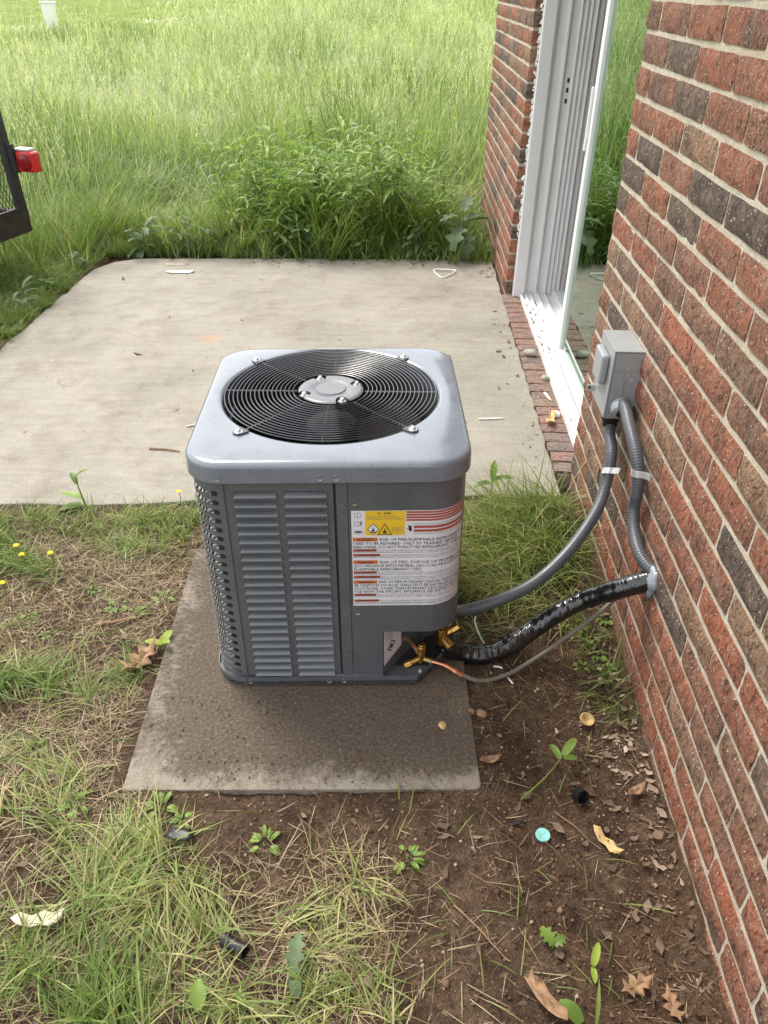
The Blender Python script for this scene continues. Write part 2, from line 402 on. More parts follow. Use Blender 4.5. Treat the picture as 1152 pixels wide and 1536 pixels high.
# cheap tileless value noise
_tab = rs.rand(256, 256)
def vnoise(x, y, s):
    x = np.asarray(x) * s; y = np.asarray(y) * s
    xi = np.floor(x).astype(int); yi = np.floor(y).astype(int); fx = x - xi; fy = y - yi
    fx = fx * fx * (3 - 2 * fx); fy = fy * fy * (3 - 2 * fy)
    g = lambda a, b: _tab[a % 256, b % 256]
    return (g(xi, yi) * (1 - fx) + g(xi + 1, yi) * fx) * (1 - fy) + (g(xi, yi + 1) * (1 - fx) + g(xi + 1, yi + 1) * fx) * fy
def sst(a, b, x):
    t = np.clip((np.asarray(x, dtype=float) - a) / (b - a), 0, 1); return t * t * (3 - 2 * t)
def ground_z(x, y, detail=True):
    x = np.asarray(x, dtype=float); y = np.asarray(y, dtype=float)
    z = -.006 - .066 * sst(-.42, -.03, x) * sst(.5, 1.25, -y) - .018 * sst(-.45, -.2, x) * sst(.3, .8, -y)
    z = z - .02 * sst(1.6, 2.3, -y) + .020 * np.exp(-((y + 1.57) / .10) ** 2) * sst(-1.5, -1.3, x) * (1 - sst(-.55, -.4, x))
    z = z + .022 * np.exp(-((x + .43) / .05) ** 2) * sst(1.18, 1.3, -y) * (1 - sst(1.6, 1.75, -y))
    if detail:
        near = 1 - sst(4, 7, np.hypot(x, y + .5))
        z = z + near * ((vnoise(x, y, 4) - .5) * .02 + (vnoise(x + 9, y, 13) - .5) * .012 + (vnoise(x, y + 5, 41) - .5) * .011)
    z = z + np.where(y > 8, .03 * (y - 8), 0)
    z = z + np.where(y > 3, (vnoise(x, y, .35) - .5) * .2 * sst(3, 8, y), 0)
    # keep the sheet under the slab and the equipment pad
    edge = np.interp(x, [-2.63, -1.73, -1.0, -.06], [-.37, -.342, -.25, -.19])
    inp = (x > -2.58) & (x < .5) & (y > edge + .012) & (y < 2.54)
    z = np.where(inp, np.minimum(z, -.07), z)
    nearslab = (x > -2.7) & (x < .1) & (y > edge - .12) & (y < 2.7)
    z = np.where(nearslab, np.minimum(z, -.004), z)
    ca, sa_ = math.cos(R(2.2)), math.sin(R(2.2)); lx = (x + .875) * ca + (y + .97) * sa_; ly = -(x + .875) * sa_ + (y + .97) * ca
    z = np.where((np.abs(lx) < .395) & (ly > -.505) & (ly < .39), np.minimum(z, -.035), z)
    z = np.where((np.abs(lx) < .46) & (ly > -.60) & (ly < .46), np.minimum(z, .0095), z)
    z = np.where((x > .02) & (y < 3.9), -.12, z)
    return z

# ------------------------------------------------------------------ setting: ground, patio, road
def grid_axis(lo, hi, step, far_lo, far_hi, g=1.22):
    a = list(np.arange(lo, hi, step)); s = step; v = hi
    up = []
    while v < far_hi: up.append(v); s *= g; v += s
    up.append(far_hi)
    s = step; v = lo; dn = []
    while v > far_lo: s *= g; v -= s; dn.append(max(v, far_lo))
    return np.array(dn[::-1] + a + up)
gx = grid_axis(-2.6, .03, .0125, -700, 700); gy = grid_axis(-2.5, -.1, .0125, -60, 900)
GX, GY = np.meshgrid(gx, gy); nx, ny = len(gx), len(gy)
V = np.stack([GX.ravel(), GY.ravel(), ground_z(GX, GY).ravel()], 1)
idx = np.arange(nx * ny).reshape(ny, nx)
F = np.stack([idx[:-1, :-1].ravel(), idx[:-1, 1:].ravel(), idx[1:, 1:].ravel(), idx[1:, :-1].ravel()], 1)
tag(from_np('ground', V, [F], 'soil'), kind='structure')

# patio slab: slightly wandering edges
def wob(pts, amp, step, seed):
    r = np.random.RandomState(seed); out = []
    for (a, b) in zip(pts, pts[1:] + pts[:1]):
        n = max(1, int(math.hypot(b[0] - a[0], b[1] - a[1]) / step))
        for i in range(n):
            t = i / n; j = r.randn(2) * amp * (0 if i == 0 else 1)
            out.append((a[0] + (b[0] - a[0]) * t + j[0], a[1] + (b[1] - a[1]) * t + j[1]))
    return out
pp = [(-.062, -.19), (-.056, 2.02), (-.05, 2.73), (-1.3, 2.66), (-2.05, 2.60), (-2.38, 2.56), (-2.5, 2.48), (-2.585, 2.3), (-2.61, 1.0), (-2.63, -.37), (-1.73, -.342), (-1.0, -.25)]
pm = MB(); pts = wob(pp, .004, .07, 3); pm.prism(pts, -.1, 0)
patio = pm.build('patio', 'patio', bevel=.006, segs=2); tag(patio, kind='structure')
rd = MB(); rn_ = 26
for j in range(rn_):        # a pale lane leading away to the left, laid on the terrain
    t = j / (rn_ - 1)
    for k in range(9):
        x = -14.2 - 30 * t - k * .75; y = 28.0 + 26 * t + k * .35; rd.v.append((x, y, float(ground_z(x, y)) + .05))
for j in range(rn_ - 1):
    for k in range(8): rd.f.append((j * 9 + k, j * 9 + k + 1, (j + 1) * 9 + k + 1, (j + 1) * 9 + k))
tag(rd.build('road', 'road'), kind='structure')

# ------------------------------------------------------------------ brick house
HB, LB = .0793, .2546
house = empty('brick_house'); tag(house, 'red and charcoal brick house wall with pale mortar, along the right side', 'house')
def brick_mesh(name, ly, lz, depth, seed, mat):
    """outer face at x=0 looking to -x; a lumpy face of 5x2 cells with rounded arrises"""
    r = np.random.RandomState(seed); nu, nv = 7, 4; vs = []
    for j in range(nv + 1):
        for i in range(nu + 1):
            u = i / nu; v = j / nv
            edge = (i in (0, nu)) or (j in (0, nv))
            y = (u - .5) * ly + (r.randn() * .0011); z = (v - .5) * lz + (r.randn() * .0009)
            x = (.0012 + abs(r.randn()) * .0008) if edge else r.randn() * .0022 - .0025
            if (i in (0, nu)) and (j in (0, nv)): x += .001; y *= .994; z *= .975
            vs.append((x, y, z))
    fs = [(j * (nu + 1) + i, j * (nu + 1) + i + 1, (j + 1) * (nu + 1) + i + 1, (j + 1) * (nu + 1) + i) for j in range(nv) for i in range(nu)]
    ring = [i for i in range(nu + 1)] + [(j) * (nu + 1) + nu for j in range(1, nv + 1)] + [nv * (nu + 1) + i for i in range(nu - 1, -1, -1)] + [j * (nu + 1) for j in range(nv - 1, 0, -1)]
    b = len(vs)
    for k in ring: vs.append((depth, vs[k][1], vs[k][2]))
    n = len(ring)
    fs += [(ring[k], ring[(k + 1) % n], b + (k + 1) % n, b + k) for k in range(n)]
    me = bpy.data.meshes.new(name); me.from_pydata(vs, [], fs); me.update()
    bm = bmesh.new(); bm.from_mesh(me); bmesh.ops.recalc_face_normals(bm, faces=bm.faces); bm.to_mesh(me); bm.free()
    for p in me.polygons: p.use_smooth = True
    me.set_sharp_from_angle(angle=R(55))
    me.materials.append(M[mat]); return me
full = [brick_mesh('brick', LB - .010, HB - .0135, .09, 20 + i, 'brick') for i in range(7)]
half = [brick_mesh('brick', LB / 2 - .010, HB - .0135, .09, 50 + i, 'brick') for i in range(3)]
TOPZ = 2.7
def wall_rows(ya, yb, sgn, xface, parent, keep):
    """courses from the corner at ya running towards yb; keep(y,z) says whether the brick is its own object"""
    n = 0; V_, F_ = [], []
    for k in range(-16, 21):
        zc = (18 - k) * HB - HB / 2
        if zc > TOPZ - .04: continue
        s = 0.0; total = abs(yb - ya); first = True
        while s < total - .02:
            ln = LB / 2 if (first and k % 2) else LB
            if first and not (k % 2): ln = LB
            first = False
            if s + ln > total + .01: ln = LB / 2 if total - s < LB * .8 else ln
            if s + ln > total + .03: break
            yc = ya + sgn * (s + ln / 2); s += ln
            pool = half if ln < LB * .8 else full
            me = pool[random.randrange(len(pool))]
            dx = max(-.002, min(.0012, random.gauss(0, .0009))); flip = random.random() < .5
            rot = (random.gauss(0, .004), 0, max(-.006, min(.006, random.gauss(0, .003))))
            if keep(yc, zc):
                o = bpy.data.objects.new('brick', me); COL.objects.link(o); o.parent = parent
                o.location = (xface + dx, yc, zc + random.gauss(0, .0008)); o.rotation_euler = (rot[0], rot[1], rot[2]); n += 1
            else:
                co = np.empty(len(me.vertices) * 3); me.vertices.foreach_get('co', co); co = co.reshape(-1, 3) + (xface + dx, yc, zc)
                b = sum(len(a) for a in V_); V_.append(co); F_ += [tuple(i + b for i in p.vertices) for p in me.polygons]
    if V_:
        m = MB(); m.v = [tuple(p) for p in np.concatenate(V_)]; m.f = F_
        o = m.build('bricks', 'brick_far', parent, smooth=True); o['kind'] = 'stuff'
    return n
w1 = MB().bb(.0038, .2, -3.4, -.012, -.18, TOPZ).build('wall', 'mortar', house)
w1['label'] = 'near brick wall carrying the disconnect box'
camv = Vector((-.67236, -2.62003, 1.52769))
def in_view(y, z, x=0.0):
    d = Vector((x, y, z)) - camv; zz = d.dot(_f)
    if zz < .1: return False
    px = 576 + 1190 * d.dot(_r) / zz; py = 768 - 1190 * d.dot(_u) / zz
    return -40 < px < 1230 and -60 < py < 1600
n1 = wall_rows(0, -3.3, -1, 0.0, w1, in_view)
FX, FY0, FY1 = -.037, 2.035, 3.95
w2 = MB().bb(FX + .0038, .2, FY0 + .012, FY1, -.18, TOPZ).build('wall', 'mortar', house)
w2['label'] = 'narrow brick pier beyond the sliding door'
n2 = wall_rows(FY0, FY1, 1, FX, w2, in_view)
print('bricks', n1, n2)
# head above the door, room behind, roof
MB().bb(.004, .2, -.012, FY0 + .012, 2.12, TOPZ).build('lintel', 'mortar', house)
rm = MB()
rm.bb(.2, 4.2, -3.4, FY1, -.12, -.02)
rm.build('interior_floor', 'roomfloor', house)
rm = MB(); rm.bb(4.2, 4.3, -3.5, FY1 + .1, -.1, TOPZ); rm.bb(.2, 4.2, -3.5, -3.4, -.1, TOPZ); rm.bb(-.02, 4.2, FY1, FY1 + .1, -.1, TOPZ); rm.bb(.2, 4.2, -3.4, FY1, TOPZ - .1, TOPZ)
rm.build('interior_wall', 'room', house)
rm = MB(); rm.bb(.2, .215, -3.4, -.03, -.02, TOPZ - .1); rm.bb(.2, .215, FY0 + .06, FY1, -.02, TOPZ - .1); rm.build('interior_lining', 'room', house)
MB().add([(-.3, -3.8, TOPZ + .02), (-.3, 4.25, TOPZ + .02), (2.1, 4.25, TOPZ + .95), (2.1, -3.8, TOPZ + .95), (4.6, 4.25, TOPZ + .02), (4.6, -3.8, TOPZ + .02),
          (-.3, -3.8, TOPZ - .1), (-.3, 4.25, TOPZ - .1), (4.6, 4.25, TOPZ - .1), (4.6, -3.8, TOPZ - .1)],
         [(0, 1, 2, 3), (3, 2, 4, 5), (0, 6, 7, 1), (5, 4, 8, 9), (6, 9, 8, 7), (0, 3, 5, 9, 6), (1, 7, 8, 4, 2)]).build('roof', 'roof', house)
# rowlock brick sill under the door
sill = MB().bb(-.05, .2, -.03, 2.03, -.1, -.008).build('brick_sill', 'mortar', house)
sill['label'] = 'weathered row of bricks on edge along the door threshold'
sb = [brick_mesh('brick', HB - .011, .112, .05, 80 + i, 'brick_sill') for i in range(4)]
for me in sb:      # lay the face up
    co = np.empty(len(me.vertices) * 3); me.vertices.foreach_get('co', co); co = co.reshape(-1, 3)
    me.vertices.foreach_set('co', np.stack([co[:, 2], co[:, 1], -co[:, 0]], 1).ravel().copy()); me.flip_normals(); me.update()
for i in range(26):
    o = bpy.data.objects.new('brick', sb[random.randrange(4)]); COL.objects.link(o); o.parent = sill
    o.location = (-.003 + random.gauss(0, .002), 2.03 - HB * (i + .5), .006 + random.gauss(0, .0015)); o.rotation_euler = (random.gauss(0, .01), random.gauss(0, .008), random.gauss(0, .008))

# ------------------------------------------------------------------ sliding glass door
door = empty('sliding_door', (.06, 1.0, 0)); tag(door, 'white framed sliding glass door reflecting the meadow, left part open', 'door')
def dpart(mb, name, mat, parent=None, **k):
    mb.v = [(a - .06, b - 1.0, c) for a, b, c in mb.v] if parent is None else mb.v
    return mb.build(name, mat, parent or door, **k)
JT = 2.1
# far jamb: stepped vinyl profile seen edge-on from the yard
jm = MB()
jm.bb(.004, .068, 1.975, 2.032, .0, JT)           # brickmould
jb = dpart(jm, 'brick_mould', 'white', bevel=.004)
jm = MB(); jm.bb(.0685, .30, 2.0, 2.06, .0, JT)
for x0, x1, y in ((.0685, .078, 1.985), (.128, .14, 1.984), (.186, .194, 1.988), (.212, .220, 1.989), (.236, .244, 1.989), (.262, .27, 1.986)): jm.bb(x0, x1, y, 2.0, .0, JT)
dpart(jm, 'door_jamb', 'white', bevel=.0015, segs=1)
jm = MB(); jm.bb(.3005, .40, 2.0, 2.07, 0, JT); dpart(jm, 'inner_casing', 'vgrey')
# ragged sealant bead between brick and jamb
jm = MB(); r_ = np.random.RandomState(5)
z = .35
while z < 2.05:
    hh = .008 + r_.rand() * .02
    if r_.rand() < .6: jm.box((.002 + r_.randn() * .003, 2.018, z), (.006 + r_.rand() * .006, .024, hh), Matrix.Rotation(r_.randn() * .4, 3, 'Y')); z += hh * (.7 + r_.rand() * 1.0)
dpart(jm, 'caulk_bead', 'caulk')
jm = MB(); jm.bb(.035, .19, -.008, .03, .0, JT); dpart(jm, 'near_jamb', 'white', bevel=.003)
jm = MB(); jm.bb(.035, .30, .03, 1.974, JT - .05, JT + .02); dpart(jm, 'head', 'white', bevel=.003)
# threshold with raised tracks
jm = MB(); jm.bb(.042, .30, .0, 1.999, .002, .016)
for x0, x1, zt in ((.042, .052, .03), (.072, .080, .028), (.098, .104, .034), (.14, .146, .036), (.182, .188, .036), (.24, .30, .042)): jm.bb(x0, x1, .0, 1.999, .016, zt)
dpart(jm, 'threshold', 'white', bevel=.0012, segs=1)
jm = MB(); r_ = np.random.RandomState(9)
for i in range(34):
    y = r_.uniform(.3, 1.95); jm.box((r_.choice([.060, .064, .088, .12]) + r_.randn() * .003, y, .0185), (.002 + r_.rand() * .003, .008 + r_.rand() * .045, .004), Matrix.Rotation(r_.randn() * .5, 3, 'Z'))
o = dpart(jm, 'track_dirt', 'dryleaf')
o['kind'] = 'stuff'
def panel(x0, x1, y0, y1, name):
    pn = MB(); st = .058; rb = .05; z0, z1 = .037, JT - .052
    pn.bb(x0, x1, y1 - st, y1, z0, z1); pn.bb(x0, x1, y0, y0 + st, z0, z1)
    pn.bb(x0, x1, y0 + st, y1 - st, z0, z0 + rb); pn.bb(x0, x1, y0 + st, y1 - st, z1 - rb, z1)
    fr = dpart(pn, name, 'white', bevel=.003)
    g = MB(); xm = (x0 + x1) / 2 - .06; g.bb(xm - .003, xm + .003, y0 + st - .004 - 1.0, y1 - st + .004 - 1.0, z0 + rb - .004, z1 - rb + .004)
    g.build('glass_pane', 'glass', fr)
    return fr
fixed = panel(.105, .138, .03, 1.045, 'fixed_panel'); slid = panel(.149, .180, .12, 1.10, 'sliding_panel')
h = MB(); h.bb(.094, .1045, 1.036, 1.052, .95, 1.19); h.bb(.098, .1045, 1.03, 1.056, .99, 1.05)
dpart(h, 'handle', 'white', bevel=.005, segs=3)
h = MB(); h.bb(.15, .186, 1.9965, 1.9995, 1.0, 1.16); kp = dpart(h, 'latch_keeper', 'white', bevel=.001)
h = MB()
for z in (1.035, 1.085, 1.13): h.bb(.102, .114, .9955, .9962, z - .012, z + .010)
h.build('latch_slot', 'black', kp)

# ------------------------------------------------------------------ concrete pad
PADZ = .012
def rrect(x0, x1, y0, y1, r, n=5):
    out = []
    for cx, cy, a in ((x1 - r, y0 + r, -90), (x1 - r, y1 - r, 0), (x0 + r, y1 - r, 90), (x0 + r, y0 + r, 180)):
        for i in range(n + 1):
            t = R(a + 90 * i / n); out.append((cx + r * math.cos(t), cy + r * math.sin(t)))
    return out
pad = MB().prism(rrect(-.405, .405, -.515, .40, .013), -.06, 0).build('equipment_pad', 'pad', bevel=.004)
pad.location = (-.875, -.97, PADZ); pad.rotation_euler = (0, R(-.35), R(2.2))
tag(pad, 'dirty flat concrete pad under the air conditioner', 'concrete pad')

# ------------------------------------------------------------------ air conditioner
ac = empty('air_conditioner', (-.812, -.846, .020), (0, R(-1.1), R(2.2)))
tag(ac, 'grey outdoor air conditioner with round fan guard and white warning label on concrete pad', 'air conditioner')
HX, HY, RC = .308, .313, .082
LEN = [2 * (HX - RC), math.pi / 2 * RC, 2 * (HY - RC), math.pi / 2 * RC]
def wrap(u, off=0.0):
    """perimeter of the cabinet: u = 0 at the middle of the front, growing to the right; returns x, y"""
    h = HX - RC; v = HY - RC; q = math.pi / 2 * RC
    sgn = 1 if u >= 0 else -1; a = abs(u)
    if a <= h: x, y = a, -HY - off
    elif a <= h + q: t = (a - h) / RC; x, y = h + (RC + off) * math.sin(t), -v - (RC + off) * math.cos(t)
    elif a <= h + q + 2 * v: x, y = HX + off, -v + (a - h - q)
    elif a <= h + 2 * q + 2 * v: t = (a - h - q - 2 * v) / RC; x, y = h + (RC + off) * math.cos(t), v + (RC + off) * math.sin(t)
    else: x, y = h - (a - h - 2 * q - 2 * v), HY + off
    return sgn * x, y
UEND = 2 * (HX - RC) + math.pi * RC + 2 * (HY - RC)
def usteps(u0, u1):
    h = HX - RC; q = math.pi / 2 * RC; v = 2 * (HY - RC)
    s = {u0, u1}
    for b in (h, h + q, h + q + v, h + 2 * q + v):
        for sg in (-1, 1): s.add(sg * b)
    for st in (h, h + q + v):
        for i in range(1, 10): s.add(st + q * i / 10); s.add(-(st + q * i / 10))
    return sorted(x for x in s if u0 - 1e-9 <= x <= u1 + 1e-9)
def skin(mb, u0, u1, z0, z1, off=0.0, th=.0016):
    us = usteps(u0, u1); vs = []
    for u in us:
        a = wrap(u, off); b = wrap(u, off - th); vs += [(*a, z0), (*a, z1), (*b, z1), (*b, z0)]
    fs = []
    for i in range(len(us) - 1):
        for k in range(4): fs.append((i * 4 + k, (i + 1) * 4 + k, (i + 1) * 4 + (k + 1) % 4, i * 4 + (k + 1) % 4))
    n = len(us) - 1; fs += [(0, 1, 2, 3), (n * 4 + 3, n * 4 + 2, n * 4 + 1, n * 4)]
    mb.add(vs, fs); return mb
ZB, ZT = .026, .612      # cabinet skin between base pan and lid (local z)
NL = 23; PITCH = .0245; ZL0 = .033
# base pan with cut front right corner
bpts = [(-HX + .07, -HY - .008), (.205, -HY - .008), (.30, -.215), (HX + .006, -.19), (HX + .006, HY - .06), (HX - .06, HY + .006), (-HX + .07, HY + .006), (-HX - .006, HY - .07)]
for i in range(7):
    t = R(180 + 90 * i / 6); bpts.append((-HX + .076 + .082 * math.cos(t), -HY + .076 + .084 * math.sin(t)))
MB().prism(bpts, .002, .012).build('base_pan', 'paint', ac)
lipm = MB()
cl = bpts
for (a, b) in zip(cl, cl[1:] + cl[:1]):
    d = Vector((b[0] - a[0], b[1] - a[1], 0)); nrm = Vector((d.y, -d.x, 0)).normalized() * .0018
    lipm.add([(a[0], a[1], .0005), (b[0], b[1], .0005), (b[0], b[1], .0265), (a[0], a[1], .0265), (a[0] - nrm.x, a[1] - nrm.y, .0005), (b[0] - nrm.x, b[1] - nrm.y, .0005), (b[0] - nrm.x, b[1] - nrm.y, .0265), (a[0] - nrm.x, a[1] - nrm.y, .0265)],
             [(0, 1, 2, 3), (5, 4, 7, 6), (3, 2, 6, 7), (0, 4, 5, 1)])
lipm.build('base_rim', 'paint', ac, smooth=True)
for sx in (-.22, .22):
    for sy in (-.24, .24): MB().cyl((sx, sy, -.006), (sx, sy, .002), .02, 12).build('foot', 'black', ac)
# louvred front panel
U_S, U_D, U_P = -.228, .010, .042       # seam left, divider, strip edge
def louver_panel(ua, ub, cols, name):
    m = MB(); z0 = ZB; 
    xs = [ua] + [c for cc in cols for c in cc] + [ub]
    for i in range(0, len(xs), 2): skin(m, xs[i], xs[i + 1], ZB, ZT)
    for c0, c1 in cols:
        zlast = ZB
        for k in range(NL):
            zb = ZL0 + k * PITCH; skin(m, c0, c1, zlast, zb); zlast = zb + .0120
        skin(m, c0, c1, zlast, ZT)
    return m.build(name, 'paint', ac)
cols = [(-.207, -.114), (-.098, -.004)]
lp = louver_panel(U_S, U_D, cols, 'louver_panel')
def louver_mesh(w):
    m = MB(); h = .0120; yo, yi = -.0105, .0035; hz = .0095
    A, B, C, D = (-w / 2, yo, .0005), (w / 2, yo, .0005), (w / 2 - .003, yi, hz), (-w / 2 + .006, yi, hz)
    E_, F_ = (-w / 2, .0006, -.001), (w / 2, .0006, -.001)
    m.add([A, B, C, D, E_, F_, (-w / 2 - .0004, .0006, h), (w / 2 + .0004, .0006, h)], [(0, 1, 2, 3), (4, 5, 1, 0), (0, 3, 6), (0, 6, 4), (1, 7, 2), (1, 5, 7)])
    o = m.build('louver', 'paint', lp); return o
lo = louver_mesh(cols[0][1] - cols[0][0]); first = True
for c0, c1 in cols:
    for k in range(NL):
        o = lo if first else lo.copy()
        if not first: COL.objects.link(o)
        first = False; o.parent = lp; o.location = ((c0 + c1) / 2, -HY + .0004, ZL0 + k * PITCH)
# slotted corner post, front left, and slotted wrap on the left side
def slotted(name, u0, u1, e0, e1):
    """solid strips u0..e0 and e1..u1 with rounded slot ends, bars between"""
    m = MB(); r = .0068
    skin(m, u0, e0 - r, ZB, ZT); skin(m, e1 + r, u1, ZB, ZT); zlast = ZB
    for k in range(NL):
        zb = ZL0 - .002 + k * PITCH; zc = zb + r
        skin(m, e0 - r, e1 + r, zlast, zb); zlast = zb + 2 * r
        for j in range(6):
            za = zc - r + 2 * r * j / 6; zz = za + 2 * r / 6; d = r - math.sqrt(max(0, r * r - (za + r / 6 - zc) ** 2))
            if d > 3e-4: skin(m, e0 - r, e0 - r + d, za, zz); skin(m, e1 + r - d, e1 + r, za, zz)
    skin(m, e0 - r, e1 + r, zlast, ZT)
    return m.build(name, 'paint', ac, smooth=True)
q = math.pi / 2 * RC; hfl = HX - RC
slotted('corner_post', -(hfl + q + .09), U_S - .0025, -(hfl + q + .055), -.249)
rib = MB(); rib.bb(U_S - .004, U_S + .001, -HY - .003, -HY + .001, ZB, ZT); rib.build('seam_rib', 'paint', ac, bevel=.0012, segs=1)
cols_side = [(-(hfl + q + .245), -(hfl + q + .12)), (-(hfl + q + .40), -(hfl + q + .275))]
m = MB(); ua, ub = -(hfl + 2 * q + .462), -(hfl + q + .092)
zl = ZB
for k in range(NL): zb = ZL0 + k * PITCH; skin(m, ua, ub, zl, zb); zl = zb + .011
skin(m, ua, ub, zl, ZT)
for u_ in (ub, -(hfl + q + .26), ua): skin(m, u_ - .012, u_ + .0, ZB, ZT, .0007)
m.build('side_grille', 'paint', ac)
m = MB(); skin(m, hfl + q + .2, UEND + hfl - .0, ZB, ZT); skin(m, -(UEND + hfl), ua - .001, ZB, ZT); m.build('back_panel', 'paint', ac)
# dark divider gap, cover strip, service panel with cut-out
MB().bb(U_D + .0005, U_D + .006, -HY + .003, -HY + .006, ZB, ZT).build('divider_gap', 'dark', ac)
m = MB(); skin(m, U_D + .006, U_P - .0008, ZB, ZT, .0022); m.build('cover_strip', 'paint', ac, bevel=.001, segs=1)
ZS = .172; U_C = .118
m = MB(); skin(m, U_P, hfl + q + .199, ZS, ZT, .0006); sp = m.build('service_panel', 'paint', ac, smooth=True)
m = MB(); skin(m, U_P, U_C, ZB, ZS - .0015, -.0008); m.build('lower_panel', 'paint', ac)
# recess behind the cut-out
m = MB()
a = (U_C, -HY + .001); b = (.178, -.225); c2 = (.235, -.165); d2 = (HX - .002, -.12)
for p0, p1 in ((a, b), (b, c2), (c2, d2)): m.add([(*p0, .012), (*p1, .012), (*p1, ZS + .005), (*p0, ZS + .005)], [(0, 1, 2, 3)])
m.build('recess_wall', 'paint', ac)
m = MB(); m.add([(*a, ZS + .006), (*b, ZS + .006), (*c2, ZS + .006), (*d2, ZS + .006), (HX - .003, -HY + .09, ZS + .006), (.2, -HY + .01, ZS + .006)], [(0, 1, 2, 3, 4, 5)]); m.build('recess_ceiling', 'dark', ac)
# rating sticker on the angled recess wall
t0 = Vector((b[0] - a[0], b[1] - a[1], 0)); L0 = t0.length; t0.normalize(); nn = Vector((t0.y, -t0.x, 0))
def rec(s, z): p = Vector((a[0], a[1], 0)) + t0 * s + nn * .001; return (p.x, p.y, z)
stk = MB().add([rec(.004, .05), rec(L0 * .80, .062), rec(L0 * .80, .168), rec(.004, .168)], [(0, 1, 2, 3)]).build('rating_sticker', 'labelwhite', ac)
def rec2(s, z): p = Vector((a[0], a[1], 0)) + t0 * s + nn * .0016; return (p.x, p.y, z)
m = MB(); s0, zc, e = L0 * .34, .098, .020
dia = [(s0 - e, zc), (s0, zc - e), (s0 + e, zc), (s0, zc + e)]; din = [(s0 - e * .8, zc), (s0, zc - e * .8), (s0 + e * .8, zc), (s0, zc + e * .8)]
vs = [rec2(*p) for p in dia] + [rec2(*p) for p in din]; m.add(vs, [(i, (i + 1) % 4, 4 + (i + 1) % 4, 4 + i) for i in range(4)])
fl = [(-.3, -.4), (.3, -.4), (.42, -.1), (.2, .15), (.1, .5), (-.12, .15), (-.3, .1), (-.42, -.15)]
m.add([rec2(s0 + x * e, zc + y * e) for x, y in fl], [tuple(range(8))])
for i in range(5):
    zz = .126 + i * .009; m.add([rec2(.01, zz), rec2(L0 * (.42 + .1 * (i % 3)), zz), rec2(L0 * (.42 + .1 * (i % 3)), zz + .0014), rec2(.01, zz + .0014)], [(0, 1, 2, 3)])
m.build('sticker_print', 'ink', stk)
# screws
scr = None
def screw(x, z, y=None, ang=0):
    global scr
    if scr is None:
        scr = MB().lathe([(0, -.0036), (.0026, -.0034), (.0042, -.002), (.0048, 0)], sides=10, mat=Matrix.Rotation(R(-90), 3, 'X') @ Matrix.Diagonal((1, 1, -1))).build('screw', 'steel', ac, smooth=True); o = scr
    else: o = scr.copy(); COL.objects.link(o)
    o.location = (x, (-HY - .0025) if y is None else y, z); o.scale = (1.25, 1.3, 1.25)
    o.rotation_euler = (0, 0, ang)
for x, z in ((.024, .552), (.056, .552), (.028, .235), (.057, .235), (.027, .10)): screw(x, z)
for x in (-.236, -.016, .018): screw(x, .622, -HY - .0112)
for x in (-.222, -.02, .018): screw(x, .013, -HY - .0095)
# lid: lofted from the fan opening over the flat top to the rolled rim
FCX, FCY, FR = -.006, .036, .270
m = MB(); NS = 160; LX, LY, LR = HX + .009, HY + .009, .088
def rr_ray(t, hx, hy, r):
    c, s = math.cos(t), math.sin(t); best = 1e9
    for k in range(40): pass
    # march the rounded rectangle by bisection
    lo_, hi_ = 0, 1.0
    for _ in range(40):
        md = (lo_ + hi_) / 2; x, y = abs(md * c), abs(md * s); dx, dy = max(x - (hx - r), 0), max(y - (hy - r), 0)
        ins = x <= hx and y <= hy and (dx * dx + dy * dy <= r * r)
        if ins: lo_ = md
        else: hi_ = md
    return lo_ * c, lo_ * s
ZTOP = .658
prof = [('c', FR - .004, ZTOP - .034), ('c', FR - .002, ZTOP - .006), ('c', FR + .004, ZTOP - .0005), ('c', FR + .009, ZTOP),
        ('m', .5, ZTOP + .0008), ('r', -.016, ZTOP + .0006), ('r', -.0085, ZTOP - .0012), ('r', -.003, ZTOP - .005), ('r', -.0006, ZTOP - .011), ('r', 0, ZTOP - .017), ('r', .0006, ZTOP - .048), ('r', -.004, ZTOP - .048)]
vs = []
for i in range(NS):
    t = 2 * math.pi * i / NS
    for k, v_, z in prof:
        ox, oy = rr_ray(t, LX - .02, LY - .02, LR - .02); cx, cy = FCX + (FR + .006) * math.cos(t), FCY + (FR + .006) * math.sin(t)
        if k == 'c': vs.append((FCX + v_ * math.cos(t), FCY + v_ * math.sin(t), z))
        elif k == 'm': vs.append((cx * .5 + ox * .5, cy * .5 + oy * .5, z))
        else: x, y = rr_ray(t, LX + v_, LY + v_, max(.01, LR + v_)); vs.append((x, y, z))
n = len(prof); m.add(vs, [(i * n + k, ((i + 1) % NS) * n + k, ((i + 1) % NS) * n + k + 1, i * n + k + 1) for i in range(NS) for k in range(n - 1)])
lid = m.build('top_lid', 'lid', ac, smooth=True)
